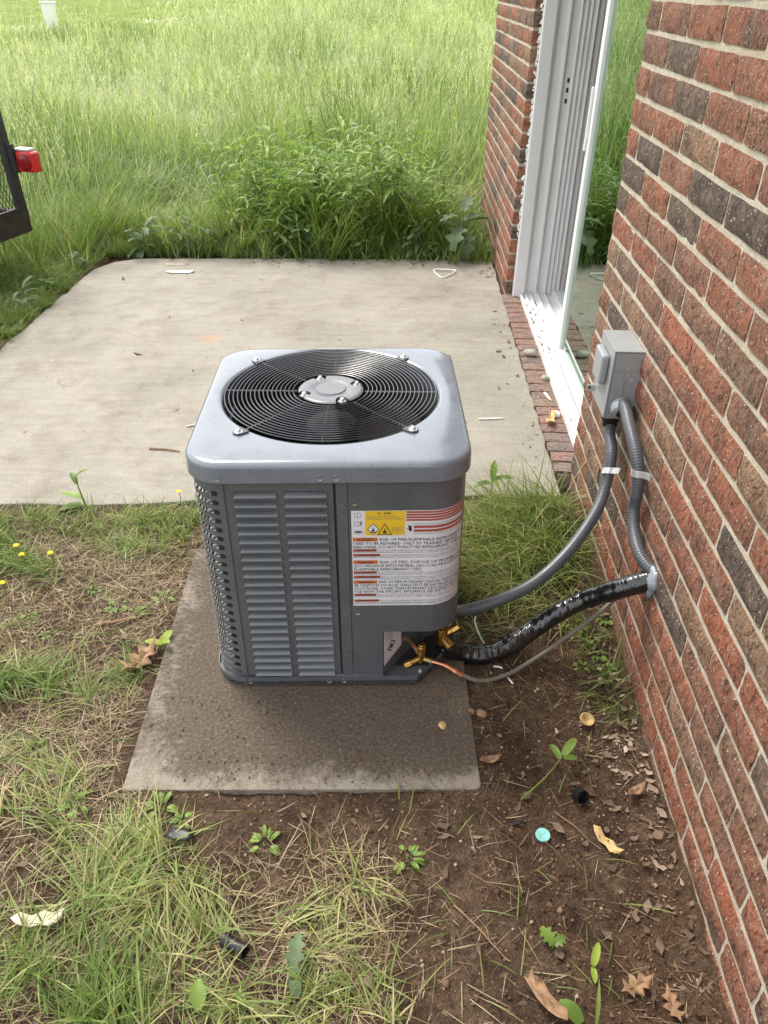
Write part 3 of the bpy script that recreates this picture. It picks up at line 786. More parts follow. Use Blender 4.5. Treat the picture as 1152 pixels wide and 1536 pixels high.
# shroud, coil, floor, fan
m = MB().lathe([(FR - .004, ZTOP - .034), (FR - .012, ZTOP - .05), (FR - .014, ZTOP - .17), (FR - .004, ZTOP - .19)], (FCX, FCY, 0), 64); m.build('shroud', 'dark', ac, smooth=True)
m = MB()
for u0, u1 in ((-(UEND + hfl), -.16), (hfl + q + .21, UEND + hfl)): skin(m, u0, u1, .014, .60, -.034, .02)
coil = m.build('coil', 'dark', ac)
m = MB()
for k in range(46):     # bent tube ends of the coil behind the corner slots
    z = .03 + k * .0125
    for u_ in (-(hfl + q * .80),):
        p = wrap(u_, -.028); m.box((p[0], p[1], z), (.014, .007, .0070), Matrix.Rotation(R(40), 3, 'Z'))
m.build('coil_tube_ends', 'alu', coil)
MB().bb(-.27, .27, -.27, .28, .0125, .0135).build('inner_floor', 'dark', ac)
fan = MB(); fan.lathe([(0, .575), (.06, .575), (.065, .57), (.065, .46), (0, .46)], (FCX, FCY, 0), 24); mo = fan.build('fan_motor', 'dark', ac, smooth=True)
for k in range(3):
    m = MB(); vs = []
    for i in range(7):
        rr = .06 + .19 * i / 6; w_ = .55 + .25 * i / 6
        for j in range(5):
            t = -w_ / 2 + w_ * j / 4; vs.append((rr * math.cos(t + .25 * i / 6), rr * math.sin(t + .25 * i / 6), .535 + .05 * (j / 4 - .5)))
    m.add(vs, [(i * 5 + j, i * 5 + j + 1, (i + 1) * 5 + j + 1, (i + 1) * 5 + j) for i in range(6) for j in range(4)])
    o = m.build('fan_blade', 'black', ac, smooth=True); o.location = (FCX, FCY, 0); o.rotation_euler = (0, 0, R(250 + 120 * k))
# guard
m = MB(); GZ = ZTOP + .001
nr = 17
for i in range(nr):
    rr = .094 + (FR - .008 - .094) * i / (nr - 1); zz = GZ + .004 * math.cos((rr / FR) * 1.5)
    m.tube([(FCX + rr * math.cos(2 * math.pi * k / 72), FCY + rr * math.sin(2 * math.pi * k / 72), zz) for k in range(72)], .00165, 5, closed=True)
bolts = [(-.213, .226), (.183, .239), (-.206, -.183), (.189, -.178)]
for bx, by in bolts:
    d = Vector((bx - FCX, by - FCY, 0)); d.normalize()
    m.tube([(FCX + d.x * .085, FCY + d.y * .085, GZ - .002), (bx, by, GZ - .001)], .0026, 6)
for a_ in (0, 90, 180, 270):
    c, s = math.cos(R(a_ - 2)), math.sin(R(a_ - 2)); m.tube([(FCX + c * .085, FCY + s * .085, GZ - .002), (FCX + c * (FR - .008), FCY + s * (FR - .008), GZ - .002)], .0024, 6)
guard = m.build('fan_guard', 'wire', ac, smooth=True)
for bx, by in bolts:
    d = Vector((bx - FCX, by - FCY, 0)); d.normalize(); s = Vector((-d.y, d.x, 0)); c = Vector((bx, by, 0))
    tabp = [c - d * .02 + s * .016, c + d * .002 + s * .0135, c + d * .010 + s * .009, c + d * .0135, c + d * .010 - s * .009, c + d * .002 - s * .0135, c - d * .02 - s * .016]
    MB().prism([(p.x, p.y) for p in tabp], ZTOP + .0012, ZTOP + .0042).build('guard_tab', 'wire', ac, bevel=.0008, segs=1)
    MB().lathe([(0, .012), (.0034, .0118), (.0055, .0102), (.0062, .007), (.0062, .0055), (.0098, .005), (.0100, .0032)], (bx, by, ZTOP), 14).build('guard_bolt', 'steel', ac, smooth=True)
# hub cover: disc with raised centre, slots and four bolt notches
m = MB(); vs = []; NSH = 96
notch = [R(25), R(115), R(205), R(295)]
ringp = [(.0, .0092), (.034, .0092), (.037, .0092), (.0385, .0066), (.042, .0066), (.044, .0078), (.073, .0078), (.078, .0068), (.081, .004)]
for i in range(NSH):
    t = 2 * math.pi * i / NSH; dn = min(abs((t - a_ + math.pi) % (2 * math.pi) - math.pi) for a_ in notch)
    for rr, z in ringp:
        r2 = rr
        if dn < .2 and rr > .05: r2 = min(rr, .060 - .004 * math.cos(dn / .2 * math.pi / 2) * 1.5); 
        if dn < .2 and rr > .075: z = .0035
        vs.append((FCX + r2 * math.cos(t), FCY + r2 * math.sin(t), ZTOP + z))
n = len(ringp); m.add(vs, [(i * n + k, ((i + 1) % NSH) * n + k, ((i + 1) % NSH) * n + k + 1, i * n + k + 1) for i in range(NSH) for k in range(n - 1)])
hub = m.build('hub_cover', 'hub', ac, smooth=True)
m = MB()
for a0, a1 in ((R(45), R(95)), (R(135), R(185)), (R(225), R(275)), (R(315), R(365))):
    for i in range(8):
        t0_, t1_ = a0 + (a1 - a0) * i / 8, a0 + (a1 - a0) * (i + 1) / 8
        m.add([(FCX + r_ * math.cos(t), FCY + r_ * math.sin(t), ZTOP + .0077) for t, r_ in ((t0_, .061), (t1_, .061), (t1_, .066), (t0_, .066))], [(0, 1, 2, 3)])
m.build('hub_slot', 'dark', hub)
for a_ in notch:
    m = MB(); c = (FCX + .071 * math.cos(a_), FCY + .071 * math.sin(a_), ZTOP)
    m.lathe([(0, .003), (.013, .003), (.0135, .001)], c, 16); m.build('notch_plate', 'dark', hub)
    MB().lathe([(0, .012), (.004, .0115), (.0058, .008), (.006, .0045), (.0085, .0042), (.0085, .003)], c, 12).build('motor_bolt', 'steel', hub, smooth=True)

# ---- warning label wrapped on the service panel
LU0, LU1, LZ0, LZ1 = .048, .318, .258, .532
def lab(u, z, k=0): x, y = wrap(u, .0014 + .00035 * k); return (x, y, z)
def lrect(mb, u0, u1, z0, z1, k=1):
    us = usteps(u0, u1); vs = []
    if len(us) < 2: return
    for u in us: vs += [lab(u, z0, k), lab(u, z1, k)]
    mb.add(vs, [(2 * i, 2 * i + 2, 2 * i + 3, 2 * i + 1) for i in range(len(us) - 1)])
m = MB(); lrect(m, LU0, LU1, LZ0, LZ1, 0); wlab = m.build('warning_label', 'labelwhite', ac)
wlab['label'] = 'white refrigerant warning label with yellow and red blocks'
LW, LH = LU1 - LU0, LZ1 - LZ0
P2 = lambda px, py: (LU0 + px / 985 * LW, LZ1 - py / 740 * LH)      # label pixels (985 x 740) to panel
def lr(mb, x0, y0, x1, y1, k=1): a_, b_ = P2(x0, y1), P2(x1, y0); lrect(mb, a_[0], b_[0], a_[1], b_[1], k)
def lpoly(mb, pts, k=2): mb.add([lab(*P2(x, y), k) for x, y in pts], [tuple(range(len(pts)))])
m = MB(); lr(m, 112, 2, 440, 180); m.build('yellow_block', 'yellow', wlab)
m = MB()
for y in (5, 24, 43, 62): lr(m, 448, y, 985, y + 14)
for y in (110, 138): lr(m, 512, y, 985, y + 19)
m.build('red_stripes', 'red', wlab)
m = MB()
for y, w_, h_ in ((198, 214, 28), (372, 214, 28), (532, 208, 26)): lr(m, 8, y, w_, y + h_)
m.build('orange_block', 'orange', wlab)
m = MB()
for y, w_ in ((285, 206), (322, 236), (458, 206), (494, 236), (640, 200), (688, 226)): lr(m, 8, y, w_, y + 19)
m.build('red_block', 'red', wlab)
m = MB(); lr(m, 448, 76, 508, 176, 1); m.build('white_block', 'labelwhite', wlab)
m = MB(); lpoly(m, [(178, 92), (228, 135), (178, 176), (128, 135)], 2); m.build('white_diamond', 'labelwhite', wlab)
# ink outlines and pictograms
m = MB()
def outline(pts, w_, k=3):
    c = Vector((sum(p[0] for p in pts) / len(pts), sum(p[1] for p in pts) / len(pts)))
    inn = [c + (Vector(p) - c) * (1 - w_) for p in pts]; n_ = len(pts)
    m.add([lab(*P2(*p), k) for p in pts] + [lab(*P2(*p), k) for p in inn], [(i, (i + 1) % n_, n_ + (i + 1) % n_, n_ + i) for i in range(n_)])
outline([(178, 92), (228, 135), (178, 176), (128, 135)], .12); outline([(272, 90), (336, 178), (212, 178)], .16)
FLM = [(-.35, -.5), (.35, -.5), (.5, -.1), (.28, .12), (.22, .5), (0, .95), (-.05, .45), (-.25, .25), (-.5, -.1)]
lpoly(m, [(178 + x * 24, 140 - y * 24) for x, y in FLM], 3); lpoly(m, [(272 + x * 24, 150 - y * 26) for x, y in FLM], 3)
lpoly(m, [(152, 160), (204, 160), (204, 154), (152, 154)], 3); lpoly(m, [(250, 166), (296, 166), (296, 161), (250, 161)], 3)
lpoly(m, [(480, 105), (492, 112), (496, 150), (478, 152), (470, 130)], 3); lpoly(m, [(462, 108), (470, 104), (480, 138), (474, 142)], 3); lpoly(m, [(456, 128), (478, 136), (476, 142), (456, 134)], 3)
lpoly(m, [(32, 148), (78, 148), (84, 154), (78, 160), (32, 160), (26, 154)], 3); lpoly(m, [(72, 82), (79, 82), (79, 104), (72, 104)], 3)
m.build('pictogram', 'ink', wlab)
m = MB()
outline([(26, 14), (76, 14), (76, 48), (26, 48)], .1); outline([(24, 76), (88, 76), (88, 110), (24, 110)], .1); outline([(20, 140), (92, 140), (92, 168), (20, 168)], .08)
lpoly(m, [(50, 14), (53, 14), (53, 48), (50, 48)], 3); lpoly(m, [(55, 76), (58, 76), (58, 110), (55, 110)], 3)
outline([(332, 118), (420, 118), (420, 158), (332, 158)], .06); lpoly(m, [(332, 137), (420, 137), (420, 139), (332, 139)], 3)
m.build('icon_outline', 'greyink', wlab)
def text_mesh(lines, name, mat, k=3):
    """lines: (text, x, baseline y, cap height px, width px)"""
    for s, x, y, hpx, wpx in lines:
        m = MB()
        cu = bpy.data.curves.new('t', 'FONT'); cu.body = s; cu.size = 1; cu.resolution_u = 1
        o = bpy.data.objects.new('t', cu); COL.objects.link(o)
        dg = bpy.context.evaluated_depsgraph_get(); me = o.evaluated_get(dg).to_mesh()
        co = [v.co.copy() for v in me.vertices]; fs = [tuple(p.vertices) for p in me.polygons]
        x0 = min(c.x for c in co); x1 = max(c.x for c in co)
        m.add([lab(*P2(x + (c.x - x0) / (x1 - x0) * wpx, y - c.y / .70 * hpx), k) for c in co], fs)
        o.to_mesh_clear(); bpy.data.objects.remove(o); bpy.data.curves.remove(cu)
        m.build(name, mat, wlab)
B = 21
text_mesh([('WARNING', 44, 221, 19, 140), ('WARNING', 44, 395, 19, 140), ('WARNING', 44, 554, 18, 140),
           ('ADVERTENCIA', 36, 301, 12, 160), ('AVERTISSEMENT', 36, 338, 12, 190), ('ADVERTENCIA', 36, 474, 12, 160), ('AVERTISSEMENT', 36, 510, 12, 190), ('ADVERTENCIA', 36, 656, 12, 156), ('AVERTISSEMENT', 36, 704, 12, 180),
           ('R - 454B', 222, 26, 16, 100),
           ('RISK OF FIRE-FLAMMABLE REFRIGERANT', 232, 222, B, 720), ('USED TO BE REPAIRED ONLY BY TRAINED SERVICE', 10, 251, B, 900), ('PERSONNEL DO NOT PUNCTURE REFRIGERANT TUBING', 10, 279, B, 950),
           ('RISK OF FIRE- DISPOSE OF PROPERLY IN', 232, 396, B, 740), ('ACCORDANCE WITH FEDERAL OR LOCAL REGULATIONS', 14, 424, B, 950), ('FLAMMABLE REFRIGERANT USED.', 14, 452, B, 580),
           ('RISK OF FIRE-AUXILIARY DEVICES WHICH MAY', 224, 553, B, 745), ('BE IGNITION SOURCES SHALL NOT BE INSTALLED IN THE', 14, 580, B, 955), ('DUCTWORK, OTHER THAN AUXILIARY DEVICES LISTED FOR', 14, 607, B, 955), ('USE WITH THE SPECIFIC APPLIANCE SEE INSTRUCTIONS', 14, 633, B, 955)], 'warning_text', 'ink')
sm = []
es = 'RIESGO DE INCENDIO REFRIGERANTE INFLAMABLE UTILIZADO, REPARADO SOLO POR PERSONAL'; fr = 'RISQUE D INCENDIE REFRIGERANT INFLAMMABLE UTILISE, A REPARER UNIQUEMENT PAR UN'
for y0, off in ((299, 214), (336, 246), (472, 214), (508, 246), (653, 210), (702, 236)):
    sm.append((es if off < 230 else fr, off, y0, 9, 975 - off)); sm.append((fr if off < 230 else es, 12, y0 + 15, 9, 940))
sm += [(es, 14, 726, 8, 950), (fr, 516, 100, 8, 450), (es, 516, 172, 8, 450), ('RIESGO DE INCENDIO', 130, 46, 8, 250), ('REFRIGERANTE INFLAMABLE', 130, 62, 8, 290), ('LIQUIDO', 345, 132, 9, 60), ('GAS', 360, 153, 9, 36)]
text_mesh(sm, 'small_print', 'greyink')

# ---- service valves in the recess (local to the cabinet)
def acl(x, y, z): return ac.matrix_basis.inverted() @ Vector((x, y, z))
def W(m): m.v = [tuple(ac.matrix_basis.inverted() @ Vector(p)) for p in m.v]; return m
m = MB(); p = Vector((-.584, -1.098, .055))
m.cyl(p + Vector((0, 0, -.012)), p + Vector((0, 0, .022)), .0105, 8); m.cyl(p + Vector((0, 0, .022)), p + Vector((0, 0, .042)), .0125, 6); m.cyl(p + Vector((0, 0, .042)), p + Vector((0, 0, .048)), .0085, 10)
m.cyl(p, p + Vector((-.032, -.012, -.010)), .0085, 8); m.cyl(p + Vector((-.026, -.010, -.008)), p + Vector((-.044, -.016, -.014)), .011, 6)
m.cyl(p, p + Vector((.030, -.006, -.006)), .008, 8)
W(m).build('liquid_valve', 'brass', ac, bevel=.0012, segs=1)
m = MB(); p = Vector((-.530, -1.045, .085))
m.cyl(p + Vector((0, 0, -.02)), p + Vector((0, 0, .03)), .017, 10); m.cyl(p + Vector((0, 0, .03)), p + Vector((0, 0, .056)), .019, 6)
m.cyl(p, p + Vector((.025, -.03, -.012)), .013, 8); m.cyl(p, p + Vector((.03, .004, .024)), .010, 6); m.cyl(p + Vector((.026, .003, .02)), p + Vector((.045, .006, .034)), .012, 6)
W(m).build('suction_valve', 'brass', ac, bevel=.0014, segs=1)
m = MB(); m.tube(smooth_path([(-.588, -1.09, .058), (-.612, -1.06, .075), (-.632, -1.03, .085), (-.64, -.99, .085)], 12), .0055, 8); m.tube(smooth_path([(-.532, -1.04, .09), (-.56, -1.01, .12), (-.57, -.97, .125)], 12), .0095, 8)
W(m).build('copper_stub', 'copper', ac, smooth=True)
m = MB()
for dx, dy in ((.214, -HY + .007), (.244, -.272), (.281, -.232)): m.lathe([(0, .006), (.0035, .0055), (.0045, .003), (.0045, 0)], (dx, dy, .0265), 8)
m.build('rim_bolt', 'steel', ac)

# ------------------------------------------------------------------ disconnect box on the wall
BX, BY0, BY1, BZ0, BZ1 = -.078, -.578, -.418, .505, .706
box = empty('disconnect_box', (0, -.498, .505)); tag(box, 'grey metal electrical disconnect box mounted on the brick wall', 'electrical box')
def bpart(mb, name, mat, parent=box, **k):
    mb.v = [(a_, b_ + .498, c_ - .505) for a_, b_, c_ in mb.v]; return mb.build(name, mat, parent, **k)
bpart(MB().bb(-.074, .004, BY0 + .002, BY1 - .002, BZ0, BZ1 - .002), 'body', 'boxgrey', bevel=.0025)
lidb = bpart(MB().bb(-.079, -.0745, BY0 - .001, BY1 + .001, BZ0 + .004, BZ1 - .001), 'cover', 'boxgrey', bevel=.002)
bpart(MB().bb(-.080, .002, BY0 - .001, BY1 + .001, BZ1 - .0005, BZ1 + .003), 'rain_hood', 'boxgrey', bevel=.001)
bpart(MB().prism([(BY0 + .001, 0), ], 0, 1) if False else MB().add([(-.074, BY0 - .0005, BZ1 - .002), (.002, BY0 - .0005, BZ1 - .002), (.002, BY0 - .0005, BZ1 - .042), (-.012, BY0 - .0005, BZ1 - .056), (-.056, BY0 - .0005, BZ1 - .056), (-.074, BY0 - .0005, BZ1 - .042),
      (-.074, BY0 + .002, BZ1 - .002), (.002, BY0 + .002, BZ1 - .002), (.002, BY0 + .002, BZ1 - .042), (-.012, BY0 + .002, BZ1 - .056), (-.056, BY0 + .002, BZ1 - .056), (-.074, BY0 + .002, BZ1 - .042)],
      [(0, 1, 2, 3, 4, 5)] + [(i, (i + 1) % 6, 6 + (i + 1) % 6, 6 + i) for i in range(6)]), 'side_flap', 'boxgrey')
m = MB()
for x, z in ((-.035, BZ1 - .046), (-.048, BZ1 - .069), (-.033, BZ1 - .063), (-.015, BZ1 - .063), (-.018, BZ1 - .082)):
    m.cyl((x, BY0 - .0014, z), (x, BY0 + .003, z), .0034, 10)
bpart(m, 'dimple', 'vgrey')
bpart(MB().bb(-.040, -.0385, BY0 - .0006, BY0 + .003, BZ0 + .01, BZ1 - .075), 'side_seam', 'pvc')
bpart(MB().bb(-.101, -.079, -.545, -.452, .592, .682), 'pull_handle_hood', 'boxgrey', bevel=.013, segs=3)
bpart(MB().bb(-.103, -.079, -.433, -.430, .524, .545), 'hasp_tab', 'steel', bevel=.001)
bpart(MB().cyl((-.093, -.4335, .535), (-.093, -.4325, .535), .0045, 12), 'tab_hole', 'dark')
m = MB(); ax = Matrix.Rotation(R(90), 3, 'X')
m.lathe([(0, 0), (.026, 0), (.030, .006), (.031, .020), (.029, .034), (.022, .040), (.017, .040)], (-.037, BY0, .555), 20, Matrix.Rotation(R(112), 3, 'X'))
bpart(m, 'side_connector', 'pvc', smooth=True)
m = MB(); m.lathe([(.0, 0), (.0255, 0), (.027, -.004), (.027, -.026), (.0225, -.032), (.022, -.046), (.0165, -.048)], (-.04, -.523, .505), 20)
bpart(m, 'bottom_connector', 'black', smooth=True)
# flexible conduits with a faint spiral rib
def conduit(name, pts, rad, label):
    P = smooth_path(pts, 420); L_ = 0; rr = []; prev = P[0]
    for p in P:
        L_ += (p - prev).length; prev = p; rr.append(rad * (1 + .032 * math.sin(L_ / .0072 * 2 * math.pi)))
    o = MB().tube(P, rr, 14).build(name, 'conduit', smooth=True)
    # origin at the middle of the run
    return tag(o, label, 'conduit', 'grey flexible conduits')
conduit('electrical_conduit', [(-.040, -.523, .478), (-.041, -.55, .440), (-.045, -.615, .412), (-.062, -.672, .332), (-.10, -.742, .279), (-.18, -.829, .211), (-.275, -.90, .158), (-.375, -.935, .120), (-.46, -.945, .093), (-.52, -.945, .085)], .0165, 'grey ribbed conduit sweeping from the box bottom down to the air conditioner')
conduit('electrical_conduit', [(-.037, -.605, .567), (-.040, -.650, .566), (-.043, -.715, .553), (-.037, -.785, .518), (-.030, -.822, .474), (-.028, -.838, .42), (-.028, -.842, .374), (-.029, -.885, .330), (-.025, -.955, .305), (.0, -1.005, .289), (.03, -1.02, .28)], .0165, 'grey ribbed conduit bending from the box side into the wall hole')
def strap(c, tang, label):
    t = Vector(tang).normalized(); a_ = t.cross(Vector((1, 0, 0))); a_.normalize(); b_ = t.cross(a_)
    c = Vector(c); m = MB(); pts = []
    for i in range(19):
        th = R(200 * i / 18 + 170); pts.append(c + (a_ * math.cos(th) + Vector((1, 0, 0)) * math.sin(th)) * .0188)
    pts = pts + [pts[-1] + (a_ * .012 + Vector((.012, 0, 0))), pts[-1] + (a_ * .03 + Vector((.0125, 0, 0)))]
    vs = []
    for p in pts: vs += [p - t * .009, p + t * .009]
    m.add(vs, [(2 * i, 2 * i + 2, 2 * i + 3, 2 * i + 1) for i in range(len(pts) - 1)])
    o = m.build('conduit_strap', 'steel'); md = o.modifiers.new('s', 'SOLIDIFY'); md.thickness = .0022
    return tag(o, label, 'strap', 'conduit straps on the wall')
strap((-.052, -.645, .375), (-.25, -.35, -.6), 'galvanized strap around the left conduit below the box')
strap((-.031, -.822, .474), (.05, -.2, -.8), 'galvanized strap around the right conduit below the box')

# ------------------------------------------------------------------ refrigerant line set, liquid line, wall sealant
P = smooth_path([(.02, -1.012, .275), (-.02, -1.006, .258), (-.075, -.995, .222), (-.14, -.962, .160), (-.205, -.965, .116), (-.272, -.978, .062), (-.345, -1.018, .030), (-.41, -1.038, .014), (-.475, -1.038, .022), (-.525, -1.06, .062)], 160)
rr = [.026 * (1 + .10 * (vnoise(i * .13, 3.3, 1.0) - .5) + .06 * (vnoise(i * .5, 8.1, 1.0) - .5) + (.05 if (i // 26) % 2 else 0)) for i in range(len(P))]
ls = MB().tube(P, rr, 16).build('insulated_line', 'tape', smooth=True)
tag(ls, 'thick refrigerant pipe wrapped in shiny black tape entering the wall', 'pipe')
P = smooth_path([(-.01, -1.0, .22), (-.05, -.945, .155), (-.10, -.965, .115), (-.18, -.992, .050), (-.275, -1.045, .012), (-.352, -1.097, .003), (-.425, -1.128, .008), (-.482, -1.130, .032)], 90)
ll = empty('liquid_line', tuple(P[0])); tag(ll, 'thin bare refrigerant line with copper end running under the black pipe', 'pipe')
def off(m, o): m.v = [tuple(Vector(p) - o.location) for p in m.v]; return m
off(MB().tube(P, .0058, 8), ll).build('line', 'dullline', ll, smooth=True)
P2_ = smooth_path([(-.478, -1.130, .030), (-.50, -1.125, .042), (-.525, -1.115, .05), (-.556, -1.105, .052)], 20)
off(MB().tube(P2_, [.0056 + (.0022 if i < 6 else 0) for i in range(len(P2_))], 8), ll).build('copper_end', 'copper', ll, smooth=True)
m = MB(); r_ = np.random.RandomState(4)
bmx = bmesh.new(); bmesh.ops.create_icosphere(bmx, subdivisions=3, radius=1)
for v in bmx.verts:
    n_ = .75 + .5 * float(vnoise(v.co.y * 2 + 3, v.co.z * 2 + 7, 1.6)); v.co = Vector((v.co.x * .016 * n_, v.co.y * .030 * n_, v.co.z * .046 * n_))
mes = bpy.data.meshes.new('wall_sealant'); bmx.to_mesh(mes); bmx.free(); mes.materials.append(M['sealant'])
for p in mes.polygons: p.use_smooth = True
o = bpy.data.objects.new('wall_sealant', mes); COL.objects.link(o); o.location = (-.004, -1.018, .268); tag(o, 'milky sealant blob around the pipe hole in the brick wall', 'sealant')

# ------------------------------------------------------------------ trailer at the left edge
tr = empty('utility_trailer', (-2.86, 2.2, 0), (0, 0, R(-16))); tag(tr, 'black mesh sided utility trailer at the left edge', 'trailer')
m = MB(); m.bb(-.05, 0, -2.0, 0, .255, .375); m.bb(-1.4, -.05, -.05, 0, .255, .375); m.bb(-1.45, -1.4, -2.0, 0, .255, .375); m.build('frame_beam', 'rust', tr, bevel=.004)
MB().bb(-1.4, -.051, -2.0, -.051, .30, .33).build('deck', 'rust', tr)
sh = Matrix.Rotation(R(-4), 3, 'Y')
MB().box((-.045, -.025, .66), (.05, .045, .58), sh).build('post', 'trailer', tr, bevel=.003); MB().box((-.045, -2.0 + .03, .66), (.05, .05, .58), sh).build('post', 'trailer', tr, bevel=.003)
MB().bb(-.085, -.045, -2.0, -.0, .93, .97).build('top_rail', 'trailer', tr, bevel=.003)
MB().bb(-.02, .0005, -.7, -.05, .3755, .40).build('mesh_angle', 'trailer', tr)
m = MB()
for i in range(60):
    y = -i * .028
    for s_ in (1, -1):
        y1 = y - s_ * .26
        a_, b_ = Vector((-.035, y - .06, .40)), Vector((-.06, y1 - .06, .92))
        if b_.y > -.06: b_ = a_ + (b_ - a_) * ((-.06 - a_.y) / (b_.y - a_.y))
        if (b_ - a_).length > .01: m.tube([a_, b_], .0026, 4)
m.build('mesh_side', 'trailer', tr)
MB().box((.0, -.03, .66), (.035, .03, .15), sh).build('light_bracket', 'trailer', tr, bevel=.003)
tl = MB().bb(.012, .135, -.03, .035, .59, .70).build('tail_light', 'lens', tr, bevel=.016, segs=3)
m = MB(); m.lathe([(0, .006), (.02, .0055), (.04, .003), (.046, 0)], (.074, -.031, .643), 24, Matrix.Rotation(R(90), 3, 'X')); m.build('round_lens', 'lens_dark', tl, smooth=True)
MB().bb(.006, .10, -.022, .04, .701, .713).build('housing', 'steel', tl, bevel=.003)
MB().bb(.004, .0118, -.03, .045, .585, .705).build('light_base', 'trailer', tl)
off_ = Matrix.Rotation(R(90), 3, 'Y')
m = MB(); m.lathe([(.12, -.08), (.19, -.09), (.27, -.085), (.29, -.05), (.29, .05), (.27, .085), (.19, .09), (.12, .08)], (-1.6, -1.2, .28), 28, off_); m.lathe([(.12, -.08), (.12, .08)], (-1.6, -1.2, .28), 20, off_); m.build('wheel', 'black', tr, smooth=True)

# utility pedestal far off in the meadow
gz = float(ground_z(-9.35, 20.0))
ped = empty('utility_pedestal', (-9.35, 20, gz)); tag(ped, 'small white utility pedestal standing far off in the meadow', 'pedestal')
MB().add([(-.10, -.1, 0), (.10, -.1, 0), (.10, .1, 0), (-.10, .1, 0), (-.135, -.13, .55), (.135, -.13, .55), (.135, .13, .55), (-.135, .13, .55)], [(0, 1, 5, 4), (1, 2, 6, 5), (2, 3, 7, 6), (3, 0, 4, 7), (4, 5, 6, 7)]).build('body', 'whiteplastic', ped, bevel=.006)
MB().bb(-.15, .15, -.145, .145, .5505, .59).build('cap', 'whiteplastic', ped, bevel=.01)

# ------------------------------------------------------------------ vegetation and litter generators
def blades(P, h, w, az, lean, bend, rnd, seg=3, floor=None, twist=None):
    """one tapered, bending blade per row of P; returns V, quads, tris, rnd per vertex"""
    n = len(P); h = np.broadcast_to(h, n); w = np.broadcast_to(w, n); lean = np.broadcast_to(lean, n); bend = np.broadcast_to(bend, n)
    dx, dy = np.cos(az), np.sin(az)
    sa = az + np.pi / 2 + (rs.randn(n) * .5 if twist is None else twist); sx, sy = np.cos(sa), np.sin(sa)
    V = np.zeros((n, 2 * seg + 1, 3)); x = np.zeros(n); z = np.zeros(n)
    for k in range(seg + 1):
        t = k / seg
        if k:
            th = lean + bend * ((k - .5) / seg) ** 1.3
            x = x + np.sin(th) * h / seg; z = z + np.cos(th) * h / seg
        zz = P[:, 2] + z
        if floor is not None and k: zz = np.maximum(zz, floor(P[:, 0] + dx * x, P[:, 1] + dy * x) + .003)
        c = np.stack([P[:, 0] + dx * x, P[:, 1] + dy * x, zz], 1)
        if k < seg:
            ww = (w * (1 - .75 * t ** 1.6) * (.7 if k == 0 else 1) / 2)[:, None]; s = np.stack([sx, sy, np.zeros(n)], 1) * ww
            V[:, 2 * k] = c - s; V[:, 2 * k + 1] = c + s
        else: V[:, 2 * seg] = c
    b = (np.arange(n) * (2 * seg + 1))[:, None]
    Q = np.concatenate([b + np.array([[2 * k, 2 * k + 1, 2 * k + 3, 2 * k + 2]]) for k in range(seg - 1)]) if seg > 1 else np.zeros((0, 4), int)
    T = b + np.array([[2 * seg - 2, 2 * seg - 1, 2 * seg]])
    return V.reshape(-1, 3), Q, T, np.repeat(np.clip(rnd, 0, 1), 2 * seg + 1)
def join(parts):
    Vs, Qs, Ts, Rs = [], [], [], []; b = 0
    for V, Q, T, r in parts: Vs.append(V); Qs.append(Q + b); Ts.append(T + b); Rs.append(r); b += len(V)
    F = [f for f in (np.concatenate(Qs), np.concatenate(Ts)) if len(f)]
    return np.concatenate(Vs), F, np.concatenate(Rs)
def gz2(x, y): return ground_z(x, y)
def blocked(x, y):
    """places where nothing grows: slab, pad, house"""
    slab = (x > -2.6) & (x < .5) & (y > -.3 + .08 * (x + .5)) & (y < 2.6)
    padb = (x > -1.3) & (x < -.47) & (y > -1.5) & (y < -.55)
    return slab | padb | ((x > -.01) & (y < 3.97)) | ((x > -.05) & (y > 2) & (y < 3.97))

